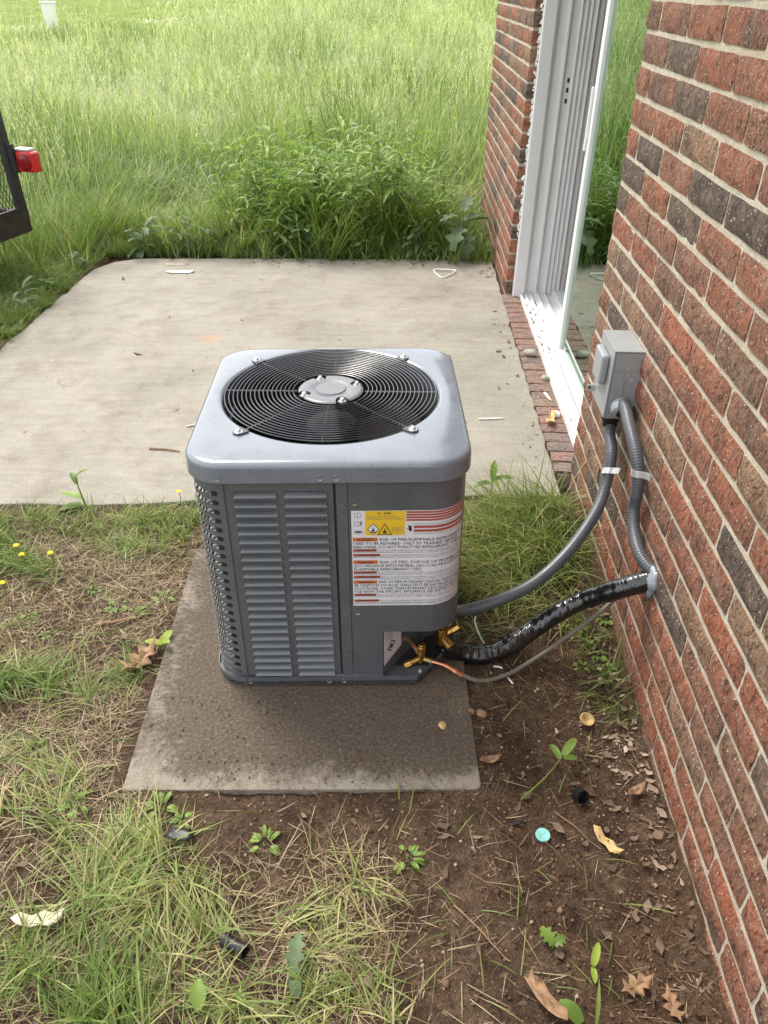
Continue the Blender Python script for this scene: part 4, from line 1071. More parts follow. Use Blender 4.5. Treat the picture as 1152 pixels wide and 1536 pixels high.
# --- meadow
def meadow():
    parts = []
    n = 190000
    d = np.exp(rs.uniform(np.log(4.6), np.log(62), n)); a = rs.uniform(-.75, .62, n)
    x = -.67 + np.sin(a) * d; y = -2.62 + np.cos(a) * d
    ok = ~blocked(x, y) & ((y > 2.62) | (x < -2.75)) & ~((x > 0) & (y < 4.1))
    ok &= ~((y > 21.5) & (x < -8.0 - .2 * (y - 21.5)) & (rs.rand(n) < .93))
    bare = np.exp(-(((x + .1) / .75) ** 2 + ((y - 4.55) / .55) ** 2)) + .75 * np.exp(-(((x + 1.75) / .6) ** 2 + ((y - 4.6) / .5) ** 2)); ok &= rs.rand(n) > bare * .93
    x, y, d = x[ok], y[ok], d[ok]; n = len(x)
    tuft = vnoise(x, y, 2.6); big = vnoise(x + 40, y, .55)
    edge = sst(2.6, 5.0, y)
    h = (.24 + .34 * edge) * (.45 + .8 * tuft) * (.7 + .6 * rs.rand(n))
    h *= np.where((y > 12.5) & (x < -5.2), .5, 1.0) * np.where((x < -2.6) & (y < 2.7), .38, 1) * np.where(y < 4, .62, 1)
    w = .0046 * (1 + d / 8) * (.5 + 1.1 * rs.rand(n))
    rnd = .03 + .32 * sst(5, 14, d) + .14 * big + .52 * rs.rand(n) ** 1.3 + .1 * (1 - tuft)
    flat = sst(.58, .78, vnoise(x + 11, y * .8, .62)) * sst(3.2, 4.5, y); lush = sst(.55, .8, vnoise(x + 70, y + 3, .9))
    rnd = rnd + .16 * flat - .2 * lush; h = h * (1 + .25 * lush - .25 * flat)
    low = np.exp(-(((x + 2.1) / .9) ** 2 + ((y - 4.0) / 1.2) ** 2)); h = h * (1 - .62 * low); rnd = rnd + .12 * low; flat = np.maximum(flat, .7 * low)
    comb = 6.283 * vnoise(x + 5, y + 50, .5)
    az = np.where(rs.rand(n) < .25 + .6 * flat, comb + rs.randn(n) * .5, rs.uniform(0, 2 * np.pi, n))
    P = np.stack([x, y, ground_z(x, y) - .01], 1)
    parts.append(blades(P, h, w, az, np.abs(rs.randn(n)) * .34 + flat * .75, .25 + np.abs(rs.randn(n)) * .9, rnd, floor=gz2))
    # seeded stalks, pale, standing above the blades
    n = 15000
    d = np.exp(rs.uniform(np.log(6.6), np.log(55), n)); a = rs.uniform(-.75, .6, n)
    x = -.67 + np.sin(a) * d; y = -2.62 + np.cos(a) * d
    ok = ~blocked(x, y) & (y > 3.7) & (vnoise(x, y, 1.2) > .33) & (np.hypot((x + 2.1) / 1.1, (y - 4.0) / 1.5) > 1) & ~((x > -.6) & (y < 5.2)) & ~((y > 18) & (x < -6.5))
    x, y, d = x[ok], y[ok], d[ok]; n = len(x); h = .42 + .5 * rs.rand(n); az = rs.uniform(0, 2 * np.pi, n)
    P = np.stack([x, y, ground_z(x, y)], 1); ln = np.abs(rs.randn(n)) * .14; bd = .1 + .35 * rs.rand(n)
    rr = .66 + .3 * rs.rand(n)
    V, Q, T, r = blades(P, h, .0028 * (1 + d / 9), az, ln, bd, rr); parts.append((V, Q, T, r))
    tip = V.reshape(n, 7, 3)[:, 6]; mid = V.reshape(n, 7, 3)[:, 4:6].mean(1)
    for k in range(7):
        f = rs.rand(n)[:, None] * .75; pp = tip * (1 - f) + mid * f
        parts.append(blades(pp, .02 + .05 * rs.rand(n), .0026 * (1 + d / 8), rs.uniform(0, 2 * np.pi, n), .4 + .5 * rs.rand(n), .4, rr + .12, seg=2))
    V, F, r = join(parts)
    o = from_np('tall_grass', V, F, 'field', r); tag(o, 'tall seeding yellow green meadow grass filling the field behind the patio', 'grass', kind='stuff')
meadow()

# --- lawn tufts in the yard: (x, y, sx, sy, blades, height, mean rnd, lying 0..1)
def lawn():
    T_ = [(-1.75, -.44, .30, .07, 1500, .10, .45, .55), (-1.42, -.40, .14, .07, 900, .11, .5, .5), (-1.98, -.55, .14, .12, 1000, .11, .35, .5), (-2.05, -.45, .15, .1, 700, .10, .4, .6),
          (-1.86, -.70, .16, .08, 900, .10, .38, .6), (-1.50, -.55, .16, .07, 700, .09, .5, .7), (-1.95, -.95, .2, .12, 700, .08, .42, .7), (-1.40, -.48, .07, .10, 500, .10, .5, .5),
          (-1.72, -1.17, .10, .045, 1100, .13, .36, .65), (-1.50, -1.20, .12, .04, 800, .14, .38, .8), (-1.36, -1.13, .05, .05, 260, .12, .38, .75), (-1.88, -1.2, .1, .06, 500, .1, .4, .6),
          (-1.58, -1.42, .12, .06, 500, .10, .5, .85), (-1.42, -1.52, .10, .08, 700, .12, .55, .85), (-1.66, -1.62, .10, .08, 500, .12, .6, .9), (-1.3, -1.6, .08, .05, 300, .1, .6, .9),
          (-1.17, -1.67, .07, .045, 800, .15, .62, .9), (-1.10, -1.72, .08, .05, 700, .15, .66, .95), (-1.22, -1.76, .10, .05, 700, .16, .62, .9), (-1.02, -1.80, .07, .06, 500, .14, .68, .95),
          (-1.27, -1.92, .09, .06, 900, .14, .34, .5), (-1.10, -1.96, .08, .05, 700, .14, .36, .55), (-1.38, -1.88, .09, .07, 700, .13, .5, .8), (-1.0, -1.90, .08, .06, 450, .13, .55, .85),
          (-.80, -1.80, .09, .07, 360, .12, .72, .95), (-.70, -1.74, .08, .05, 330, .12, .66, .9), (-.74, -1.90, .06, .05, 420, .11, .55, .85), (-.84, -1.94, .09, .05, 420, .12, .58, .85), (-.62, -1.95, .06, .04, 120, .08, .7, .95),
          (-.20, -.36, .10, .13, 1600, .20, .36, .55), (-.30, -.55, .09, .10, 1200, .18, .42, .75), (-.10, -.48, .06, .12, 800, .19, .38, .6), (-.36, -.38, .06, .08, 500, .16, .44, .7), (-.22, -.72, .12, .07, 560, .16, .5, .9), (-.40, -.70, .05, .12, 420, .15, .5, .9), (-.10, -.27, .05, .05, 400, .24, .34, .4), (-.04, -.23, .02, .05, 60, .36, .34, .12),
          (-.045, -1.05, .03, .08, 130, .12, .3, .7), (-.06, -.85, .04, .07, 140, .09, .4, .6),
          (-2.85, 1.4, .16, .35, 2200, .09, .34, .5), (-2.75, 2.2, .12, .3, 1800, .10, .36, .5), (-3.1, 1.9, .2, .5, 1800, .16, .3, .4), (-2.62, 2.66, .16, .1, 900, .13, .4, .4),
          (-2.72, 2.95, .16, .22, 700, .42, .45, .25), (-3.0, 2.6, .2, .25, 700, .40, .45, .3), (-2.72, 1.2, .08, .5, 2600, .08, .42, .55), (-2.72, 2.0, .08, .4, 2400, .09, .42, .5), (-2.95, 1.6, .2, .5, 2600, .11, .4, .5), (-2.6, 2.5, .07, .12, 700, .08, .45, .5),
          (-1.6, 2.75, .5, .06, 1600, .16, .36, .4), (-1.1, 3.25, .5, .35, 2600, .5, .4, .3), (-1.9, 3.0, .35, .25, 1600, .32, .5, .4), (-.6, 3.3, .25, .3, 900, .45, .45, .3), (-.6, 2.82, .35, .07, 1300, .18, .3, .4), (-.25, 3.3, .2, .35, 1500, .14, .4, .45), (-2.25, 2.72, .2, .06, 600, .15, .4, .4), (-.12, 2.9, .05, .15, 200, .12, .3, .4)]
    parts = []
    for cx, cy, sx, sy, n, h, c, ly in T_:
        if cy < 0:
            f_ = .75 if cx > -.5 else (.5 if cy > -1.0 else .27); h *= 1 if cx > -.5 else .86
            n = int(n * f_); k2 = .8 if cx > -.5 else .62; sx *= k2; sy *= k2
        # blades gather in clumps and comb in one direction where they lie flat
        k = max(3, n // 22); ccx = cx + rs.randn(k) * sx; ccy = cy + rs.randn(k) * sy; cid = rs.randint(0, k, n)
        x = ccx[cid] + rs.randn(n) * .014; y = ccy[cid] + rs.randn(n) * .014
        ok = ~blocked(x, y) if ly < .45 or cy > 0 else ~(blocked(x, y) & (rs.rand(n) < .97))
        x, y, cid = x[ok], y[ok], cid[ok]; n = len(x)
        if n == 0: continue
        comb = rs.uniform(0, 2 * np.pi) + rs.randn(k) * .5
        az = np.where(rs.rand(n) < ly * .8, comb[cid] + rs.randn(n) * .45, rs.uniform(0, 2 * np.pi, n))
        if cx > -.45 and cy < 0: az = np.where(rs.rand(n) < .7, np.pi * 1.15 + rs.randn(n) * .7, az)
        lean = .2 + ly * (.35 + 1.0 * rs.rand(n)); bend = .3 + 1.0 * ly * rs.rand(n) + .5 * rs.rand(n)
        hh = h * (.5 + .9 * rs.rand(n)); w = (.0024 if h < .3 else .0042) * (.5 + 1.7 * rs.rand(n) ** 2)
        P = np.stack([x, y, np.where(blocked(x, y), 0, ground_z(x, y)) - .004], 1)
        if cx > -.5 and -.9 < cy < 0: c = c + .14
        rn = c * .95 + .07 + .18 * rs.randn(n) + np.where(rs.rand(n) < ly * .3, .4, 0)
        parts.append(blades(P, hh, w, az, lean, bend, rn, seg=4, floor=gz2))
    # sparse single blades everywhere in the left yard
    n = 1800; x = rs.uniform(-2.4, -.1, n); y = rs.uniform(-2.1, -.35, n)
    ok = ~blocked(x, y) & (rs.rand(n) < np.where(x < -1.25, 1.0, np.where(y < -1.6, .4, .10))); x, y = x[ok], y[ok]; n = len(x)
    P = np.stack([x, y, ground_z(x, y) - .003], 1)
    parts.append(blades(P, .05 + .06 * rs.rand(n), .0028, rs.uniform(0, 6.28, n), .5 + .7 * rs.rand(n), .8, .35 + .5 * rs.rand(n), seg=4, floor=gz2))
    V, F, r = join(parts); o = from_np('lawn_grass', V, F, 'grass', r); tag(o, 'patchy flattened green lawn grass around the pad and patio', 'grass', kind='stuff')
    # dry straw lying on the soil
    n = 60000; x = rs.uniform(-2.4, -.03, n); y = rs.uniform(-2.15, -.38, n)
    dens = np.where(x < -1.2, .8, np.where(y < -1.62, np.where(x < -.65, .4, .10), .07)) * (.25 + 1.3 * vnoise(x, y, 5)) + .55 * np.exp(-(((x + .75) / .14) ** 2 + ((y + 1.8) / .12) ** 2))
    ok = ~blocked(x, y) & (rs.rand(n) < dens); x, y = x[ok], y[ok]; n = len(x)
    P = np.stack([x, y, ground_z(x, y) + .002], 1)
    parts = [blades(P, .012 + .085 * rs.rand(n) ** 2, (.0009 + .0015 * rs.rand(n) ** 2), rs.uniform(0, 6.28, n), 1.25 + .35 * rs.rand(n), .15 * rs.randn(n), rs.rand(n), seg=3, floor=gz2)]
    n = 2200; x = rs.uniform(-.7, .05, n); y = 4.5 + rs.randn(n) * .35; ok = ~blocked(x, y); x, y = x[ok], y[ok]; n = len(x)
    P = np.stack([x, y, ground_z(x, y) + .01], 1); parts.append(blades(P, .08 + .14 * rs.rand(n), .005, rs.uniform(0, 6.28, n), 1.2 + .3 * rs.rand(n), .1, .4 + .6 * rs.rand(n)))
    n = 130; x = rs.uniform(-2.4, -.1, n); y = rs.uniform(-.1, 2.5, n)     # a few wisps blown on the slab
    P = np.stack([x, y, np.full(n, .003)], 1); parts.append(blades(P, .03 + .06 * rs.rand(n), .0022, rs.uniform(0, 6.28, n), 1.5, .06 * rs.randn(n), .3 * rs.rand(n)))
    V, F, r = join(parts); o = from_np('dry_straw', V, F, 'straw', r); tag(o, 'dry tan straw and grass clippings scattered on the soil', 'straw', kind='stuff')
lawn()

# --- soil crumbs and leaf litter
def crumbs():
    ico = bmesh.new(); bmesh.ops.create_icosphere(ico, subdivisions=1, radius=1); bv = np.array([v.co[:] for v in ico.verts]); bf = np.array([[v.index for v in f.verts] for f in ico.faces]); ico.free()
    n = 15000; x = rs.uniform(-1.6, -.015, n); y = rs.uniform(-2.1, -.4, n)
    den = np.where(x > -.5, 1.0, .45); ok = (rs.rand(n) < den * (.35 + vnoise(x, y, 6))); x, y = x[ok], y[ok]; n = len(x)
    onpad = (x > -1.27) & (x < -.48) & (y > -1.47) & (y < -.57)
    z = np.where(onpad, .013, ground_z(x, y)); s = .0014 + .0030 * rs.rand(n) ** 2 + np.where(rs.rand(n) < .025, .005 * rs.rand(n), 0); s = np.where(onpad, np.minimum(s, .0038) * .7, s)
    keep = ~(onpad & (y > -1.2)) & ~(onpad & (rs.rand(n) < .25)); x, y, z, s = x[keep], y[keep], z[keep], s[keep]; n = len(x)
    V = bv[None] * (s[:, None, None] * (.65 + .7 * rs.rand(n, len(bv), 1))) * np.array([1, 1, .75]) + np.stack([x, y, z + s * .3], 1)[:, None]
    F = (bf[None] + (np.arange(n) * len(bv))[:, None, None]).reshape(-1, 3)
    o = from_np('soil_crumbs', V.reshape(-1, 3), [F], 'crumb', np.repeat(rs.rand(n) ** 1.3, len(bv)), smooth=False); tag(o, 'loose brown soil crumbs and grit on the bare ground', 'soil', kind='stuff')
    # litter: curled leaf scraps, thick along the wall
    n = 3600; x = np.concatenate([-np.abs(rs.randn(1500)) * .10 - .012, rs.uniform(-2.2, -.02, n - 1500)]); y = np.concatenate([-1.36 + rs.randn(1500) * .30, rs.uniform(-2.1, -.42, n - 1500)])
    ok = ~blocked(x, y) & (rs.rand(n) < np.where(np.arange(n) < 1500, .36 * (.3 + 1.4 * vnoise(x, y, 7)), .36)) & (y > -2.2); idx0 = np.arange(n)[ok]; x, y = x[ok], y[ok]; k_ = 420
    ex = np.concatenate([rs.uniform(-2.5, -.06, 120), rs.uniform(-2.4, -.1, 130), -.085 - np.abs(rs.randn(110)) * .035, -.12 + rs.randn(60) * .04])
    ey = np.concatenate([2.60 + .05 * (0) - np.abs(rs.randn(120)) * .06, rs.uniform(-.1, 2.5, 130), rs.uniform(.0, 2.0, 110), 2.45 + rs.randn(60) * .12])
    x = np.concatenate([x, ex]); y = np.concatenate([y, ey]); idx0 = np.concatenate([idx0, np.full(k_, 5000)]); n = len(x); onslab = idx0 == 5000
    s = .0026 + .016 * rs.rand(n) ** 5; u = np.linspace(-1, 1, 4); parts = []
    az = rs.uniform(0, 6.28, n); tilt = rs.randn(n) * .35; curl = rs.randn(n) * .5
    Vv = []
    for a_ in u:
        for b_ in (-1, 0, 1):
            wd = (1 - abs(a_) ** 2.2) * .34 + .05; px = a_ * s; py = b_ * wd * s * (1 + .6 * rs.randn(n)); pz = (curl * (a_ ** 2) + np.abs(b_) * .35 * np.abs(curl)) * s * .6 + tilt * px
            Vv.append(np.stack([x + np.cos(az) * px - np.sin(az) * py, y + np.sin(az) * px + np.cos(az) * py, np.where(onslab, .002, ground_z(x, y) + .004) + np.abs(pz)], 1))
    V = np.stack(Vv, 1); q_ = []
    for i in range(3):
        for j in range(2): q_.append([i * 3 + j, i * 3 + j + 1, (i + 1) * 3 + j + 1, (i + 1) * 3 + j])
    F = (np.array(q_)[None] + (np.arange(n) * 12)[:, None, None]).reshape(-1, 4)
    rn = np.clip(np.where(idx0 < 1500, .25 + .5 * sst(-1.5, -1.2, y) * (1 - sst(-1.0, -.8, y)), .32) + .24 * rs.randn(n), 0, 1)
    o = from_np('leaf_litter', V.reshape(-1, 3), [F], 'litter', np.repeat(rn, 12)); tag(o, 'brown and pale crumbled leaf litter along the wall foot', 'leaf litter', kind='stuff')
crumbs()

# --- leafy plants
def leaf_geo(L_, w, droop, az, base, el, prof='lance', n=6, fold=.25):
    """leaf as a folded ribbon from base; returns verts (n+1)*3 and quads"""
    out = []; d = Vector((math.cos(az), math.sin(az), 0)); s = Vector((-math.sin(az), math.cos(az), 0)); p = Vector(base); th = el
    for i in range(n + 1):
        t = i / n
        if prof == 'lance': ww = w * (math.sin(math.pi * min(1, t * .92 + .06)) ** .8)
        elif prof == 'oval': ww = w * (math.sin(math.pi * min(1, t * .9 + .08)) ** .55)
        else: ww = w * (math.sin(math.pi * min(1, t * .9 + .08)) ** .6) * (1 + .42 * math.sin(t * 21))
        up = Vector((-d.x * math.sin(th), -d.y * math.sin(th), math.cos(th)))
        out += [p - s * ww / 2 + up * ww * fold, p.copy(), p + s * ww / 2 + up * ww * fold]
        th -= droop / n; p = p + (d * math.cos(th) + Vector((0, 0, math.sin(th)))) * (L_ / n)
    return out, [(i * 3 + j, i * 3 + j + 1, i * 3 + j + 4, i * 3 + j + 3) for i in range(n) for j in range(2)]
def plant(name, leaves, stems, mat, stem_r=.003, rnd_c=.5, seed=0):
    """leaves: list of args for leaf_geo; stems: list of point lists"""
    r = np.random.RandomState(seed); root = empty(name)
    vs, fs, rn = [], [], []
    for a_ in leaves:
        v, f = leaf_geo(*a_); b_ = len(vs); vs += [tuple(p) for p in v]; fs += [tuple(i + b_ for i in q_) for q_ in f]; rn += [float(np.clip(rnd_c + r.randn() * .2, 0, 1))] * len(v)
    V = np.array(vs); o = from_np('foliage', V, [np.array(fs)], mat, np.array(rn), root)
    if stems:
        m = MB()
        for s_ in stems: m.tube(s_, [stem_r * (1 - .6 * i / (len(s_) - 1)) for i in range(len(s_))], 5)
        st = m.build('stem', mat, root, smooth=True); at = st.data.attributes.new('rnd', 'FLOAT', 'POINT'); at.data.foreach_set('value', np.full(len(st.data.vertices), .6, dtype=np.float32))
    return root
def tall_weed(seed, H):
    r = np.random.RandomState(seed); L_, S_ = [], []
    for s_ in range(r.randint(2, 4)):
        bx, by = r.randn(2) * .035; lx, ly = r.randn(2) * .09; hh = H * r.uniform(.7, 1.1)
        pts = [Vector((bx + lx * t * t, by + ly * t * t, hh * t)) for t in np.linspace(0, 1, 6)]; S_.append(pts)
        nl = int(hh / .022); az = r.rand() * 6
        for i in range(nl):
            t = .10 + .9 * i / nl; az += 2.4 + r.randn() * .3; b_ = Vector((bx + lx * t * t, by + ly * t * t, hh * t))
            L_.append((r.uniform(.11, .20) * (1.1 - .4 * t), r.uniform(.016, .028), r.uniform(.5, 1.5), az, b_, r.uniform(.2, .95), 'lance', 6, .22))
    return plant('tall_weed', L_, S_, 'weed', .0035, .5, seed)
protos = [tall_weed(100 + i, h_) for i, h_ in enumerate((.55, .68, .45, .78, .6))]
r_ = np.random.RandomState(31)
spots = []
for i in range(64):
    x = r_.uniform(-1.85, -.42) if i % 3 else r_.uniform(-1.5, -.7); y = 2.82 + abs(r_.randn()) * .75 + .12 * r_.rand(); spots.append((x, y, r_.uniform(.55, 1.12)))
spots += [(-.78, 2.98, 1.25), (-.66, 3.0, 1.2), (-1.33, 2.95, 1.1)]
for i, (x, y, s_) in enumerate(spots):
    src = protos[i % 5]; o = src if i < 5 else copy_tree(src)
    o.location = (x, y, float(ground_z(x, y)) - .01); o.rotation_euler = (r_.randn() * .08, r_.randn() * .08, r_.rand() * 6.3); o.scale = (s_,) * 3
    tag(o, 'tall narrow leaved green weed crowding the far patio edge', 'weed', 'tall weeds behind the patio')
def broad(seed, n, L0_, w0, h, mat='greyweed', prof='oval'):
    r = np.random.RandomState(seed); L_, S_ = [], []
    for i in range(n):
        az = r.rand() * 6.28; t = r.rand(); b_ = Vector((math.cos(az) * .02, math.sin(az) * .02, h * t)); L_.append((L0_ * r.uniform(.6, 1.1), w0 * r.uniform(.7, 1.1), r.uniform(.4, 1.3), az, b_, r.uniform(.1, .9), prof, 7 if prof != 'lobed' else 14, .12))
    S_.append([Vector((0, 0, 0)), Vector((.005, 0, h * .5)), Vector((0, .006, h))]); return plant('broadleaf_weed', L_, S_, mat, .004, .45, seed)
bp_ = [broad(200, 22, .11, .034, .16), broad(201, 26, .085, .04, .10, 'weed'), broad(202, 18, .13, .03, .24)]
bs = [(-1.95, 2.74), (-1.70, 2.80), (-1.48, 2.76), (-1.28, 2.74), (-1.12, 2.80), (-2.15, 2.78), (-2.36, 2.70), (-.95, 2.76), (-1.6, 2.98), (-1.38, 3.02), (-.45, 2.84), (-.55, 2.78), (-1.84, 2.95), (-2.0, 3.05), (-1.2, 3.0), (-2.66, 2.3), (-2.72, 1.9), (-2.70, 1.55)]
for i, (x, y) in enumerate(bs):
    src = bp_[i % 3]; o = src if i < 3 else copy_tree(src); o.location = (x, y, float(ground_z(x, y)) - .005); o.rotation_euler = (0, 0, r_.rand() * 6.3); sc_ = r_.uniform(.8, 1.25) * (.6 if x < -2.5 else 1); o.scale = (sc_,) * 3
    tag(o, 'low broad leaved weed at the edge of the concrete patio', 'weed', 'low broadleaf weeds along the patio edge')
# big lobed leaf plant hanging over the slab by the pier
dk = plant('lobed_weed', [(.26, .10, 1.5, -1.9, Vector((0, 0, .20)), .35, 'lobed', 16, .08), (.24, .09, 1.9, -1.5, Vector((.02, 0, .17)), .2, 'lobed', 16, .08), (.22, .08, 1.1, .35, Vector((0, 0, .24)), .6, 'lobed', 16, .1), (.25, .05, .9, .1, Vector((0, 0, .22)), .55, 'lance', 8, .1), (.2, .08, 1.2, 2.8, Vector((0, 0, .2)), .5, 'lobed', 16, .1), (.18, .07, 1, -2.6, Vector((0, 0, .26)), .5, 'lobed', 16, .1), (.2, .07, .8, 1.2, Vector((0, 0, .3)), .7, 'lobed', 16, .1)],
           [[Vector((0, 0, 0)), Vector((.01, 0, .15)), Vector((0, 0, .32))]], 'greyweed', .006, .35, 5)
dk.location = (-.26, 2.80, -.01); tag(dk, 'weed with large lobed leaves drooping over the patio beside the brick pier', 'weed')
# seedlings and cut stems
def put(o, x, y, z=None, rz=0, rx=0, ry=0): o.location = (x, y, float(ground_z(x, y)) if z is None else z); o.rotation_euler = (rx, ry, rz); return o
V_ = Vector
s1 = plant('seedling', [(.075, .026, .5, 2.9, V_((0, 0, .035)), .35, 'oval', 6, .15), (.085, .034, .5, 3.3, V_((.0, 0, .012)), .05, 'oval', 6, .12), (.05, .014, .9, .3, V_((-.008, 0, .105)), 1.0, 'lance', 6, .2), (.05, .018, .6, 2.2, V_((-.006, 0, .085)), .7, 'oval', 6, .2)], [[V_((.008, 0, 0)), V_((.0, 0, .05)), V_((-.008, 0, .11))]], 'weed', .0035, .35, 1)
put(s1, -1.735, -.355, -.004, 0); s1.scale = (1.15,) * 3; tag(s1, 'leafy seedling leaning over the near edge of the patio', 'seedling')
s2 = plant('seedling', [(.085, .03, .8, .2, V_((0, 0, .05)), .5, 'oval', 6, .2), (.08, .026, .6, 1.4, V_((0, 0, .055)), 1.0, 'lance', 6, .2), (.07, .03, .9, 3.4, V_((0, 0, .04)), .4, 'oval', 6, .2), (.06, .02, .7, -1.2, V_((0, 0, .05)), .6, 'oval', 6, .2)], [[V_((0, 0, 0)), V_((0, 0, .03)), V_((0, 0, .06))]], 'weed', .003, .3, 2)
put(s2, -.315, -.19, 0); tag(s2, 'dark green leafy weed at the patio corner right of the air conditioner', 'seedling')
s3 = plant('cut_stem', [(.07, .022, .3, .95, V_((.115, .125, .006)), .12, 'oval', 8, .18), (.045, .018, .4, 1.9, V_((.105, .115, .006)), .25, 'oval', 8, .18), (.035, .018, .5, .1, V_((.115, .12, .006)), .1, 'oval', 8, .1)], [[V_((0, 0, .004)), V_((.06, .055, .010)), V_((.12, .13, .008))]], 'weed', .0024, .35, 3)
put(s3, -.362, -1.485, None); s3.location.z += .006; tag(s3, 'cut green stem with leaves lying on the bare soil', 'stem')
for (x, y, mt, lab_, lv) in ((-.335, -1.80, 'weed', 'small jagged green leaf sprouting from the soil near the bottom edge', [(.038, .026, .6, 2.2, V_((0, 0, .015)), .5, 'lobed', 12, .1), (.03, .022, .6, .6, V_((0, 0, .014)), .4, 'lobed', 12, .1)]),
                              (-.262, -1.83, 'limeleaf', 'yellow green young leaf standing on the soil near the bottom edge', [(.042, .016, .5, 1.2, V_((0, 0, .025)), .9, 'oval', 6, .2), (.03, .012, .6, -1.6, V_((0, 0, .02)), .3, 'oval', 6, .15)]),
                              (-.83, -1.885, 'greyweed', 'broad pale green leaf in the grass at the bottom centre left', [(.07, .03, .8, 1.5, V_((0, 0, .03)), .6, 'lobed', 12, .15), (.04, .022, .6, -1.2, V_((0, 0, .02)), .3, 'oval', 6, .1)]),
                              (-.985, -1.955, 'weed', 'dark triangular leaf at the very bottom edge in the grass', [(.05, .03, .5, 1.8, V_((0, 0, .03)), .5, 'lance', 6, .2)]),
                              (-.305, -1.935, 'weed', 'dark green folded leaf beside the brown leaf at the bottom', [(.05, .03, .7, 2.4, V_((0, 0, .02)), .6, 'oval', 6, .2), (.09, .008, .4, 1.5, V_((.03, 0, 0)), 1.2, 'lance', 6, .1)]),
                              (-1.29, -1.03, 'limeleaf', 'light green sprig beside the left edge of the concrete pad', [(.05, .025, .6, 1.2, V_((0, 0, .02)), .6, 'oval', 6, .1), (.05, .022, .6, 3.0, V_((0, 0, .02)), .4, 'oval', 6, .1), (.04, .02, .5, -.6, V_((0, 0, .03)), .7, 'oval', 6, .1)])):
    s_ = plant('small_weed', lv, [[V_((0, 0, -.005)), V_((0, 0, .012)), V_((0, 0, .03))]], mt, .0022, .5, int(abs(x) * 100)); put(s_, x, y); tag(s_, lab_, 'weed')
rz_ = broad(310, 16, .035, .013, .012, 'weed'); rz_.name = 'rosette_weed'
for i, (x, y) in enumerate([(-1.46, -.87), (-1.40, -.90), (-1.55, -.80), (-1.62, -1.0), (-1.34, -.83), (-.07, -.94), (-.10, -.90), (-.05, -.99), (-.12, -.84), (-1.34, -1.55), (-1.16, -1.545), (-1.1, -1.58), (-1.5, -1.38), (-.92, -1.62), (-.62, -1.64), (-.13, -1.0), (-.02, -.80), (-1.7, -.92)]):
    o = rz_ if i == 0 else copy_tree(rz_); put(o, x, y, None, r_.rand() * 6.3); sc_ = r_.uniform(.4, .8); o.scale = (sc_,) * 3; o.name = 'rosette_weed'
    tag(o, 'tiny green rosette weed growing in the bare soil', 'weed', 'tiny rosette weeds in the soil')
# dandelion-like flowers
for i, (x, y, lb) in enumerate(((-1.835, -.655, 'yellow flower at the left edge, upper of the close pair in the grass'), (-1.80, -.70, 'yellow flower at the left edge, lower of the close pair in the grass'), (-1.715, -.69, 'single yellow flower right of the pair in the grass'), (-1.80, -.84, 'small yellow flower lowest at the left edge'), (-1.415, -.30, 'yellow flower in the grass touching the air conditioner corner'))):
    fl_ = empty('yellow_flower'); put(fl_, x, y); tag(fl_, lb, 'flower')
    m = MB(); n_ = 12
    for k in range(n_):
        a_ = 6.283 * k / n_; r2 = .011
        m.add([(0, 0, .052), (math.cos(a_ - .22) * r2 * .7, math.sin(a_ - .22) * r2 * .7, .055), (math.cos(a_) * r2, math.sin(a_) * r2, .0545), (math.cos(a_ + .22) * r2 * .7, math.sin(a_ + .22) * r2 * .7, .055)], [(0, 1, 2, 3)])
    m.lathe([(0, .057), (.004, .056), (.005, .052)], (0, 0, 0), 8); m.build('petals', 'petal', fl_)
    st = MB().tube([(0, 0, -.005), (.004, 0, .03), (0, 0, .052)], .0013, 5).build('stalk', 'weed', fl_)

# ------------------------------------------------------------------ small things on the ground
def flat_leaf(name, outline, scale, curl, mat, x, y, z, rz, label, cat='leaf', th=.0008):
    n_ = len(outline); cx = sum(p[0] for p in outline) / n_; cy = sum(p[1] for p in outline) / n_
    f = lambda px, py: (px * scale, py * scale, curl * scale * ((px - cx) ** 2 * .8 + abs(py - cy) * .5) + .2 * curl * scale * math.sin(px * 7))
    m = MB(); vs = [f(*p) for p in outline] + [f(cx + (p[0] - cx) * .5, cy + (p[1] - cy) * .5) for p in outline] + [f(cx, cy)]
    m.add(vs, [(i, (i + 1) % n_, n_ + (i + 1) % n_, n_ + i) for i in range(n_)] + [(n_ + i, n_ + (i + 1) % n_, 2 * n_) for i in range(n_)])
    o = m.build(name, mat, smooth=True); o.location = (x, y, z); o.rotation_euler = (0, 0, rz); md = o.modifiers.new('s', 'SOLIDIFY'); md.thickness = th
    return tag(o, label, cat)
OAK = [(-1, -.05), (-.7, -.12), (-.55, -.5), (-.3, -.2), (0, -.62), (.2, -.22), (.5, -.5), (.6, -.15), (1, 0), (.6, .15), (.45, .52), (.2, .2), (-.05, .6), (-.3, .18), (-.6, .45), (-.7, .1)]
OV = [(-1, 0), (-.6, -.32), (0, -.42), (.6, -.28), (1, 0), (.6, .3), (0, .4), (-.6, .3)]
RAG = [(-1, .05), (-.75, -.2), (-.3, -.28), (.1, -.22), (.5, -.34), (.8, -.1), (1, -.18), (.85, .1), (.95, .25), (.5, .22), (.2, .3), (-.3, .2), (-.7, .26)]
gzz = lambda x, y, d=.006: float(ground_z(x, y)) + d
flat_leaf('oak_leaf', OAK, .07, .55, 'dryleaf', -1.335, -1.085, gzz(-1.335, -1.085, .012), 1.1, 'curled brown oak leaf beside the left edge of the pad')
flat_leaf('dry_leaf', RAG, .042, .4, 'tan', -.172, -1.545, gzz(-.172, -1.545), -.9, 'torn yellow tan leaf on the soil right of the teal disc')
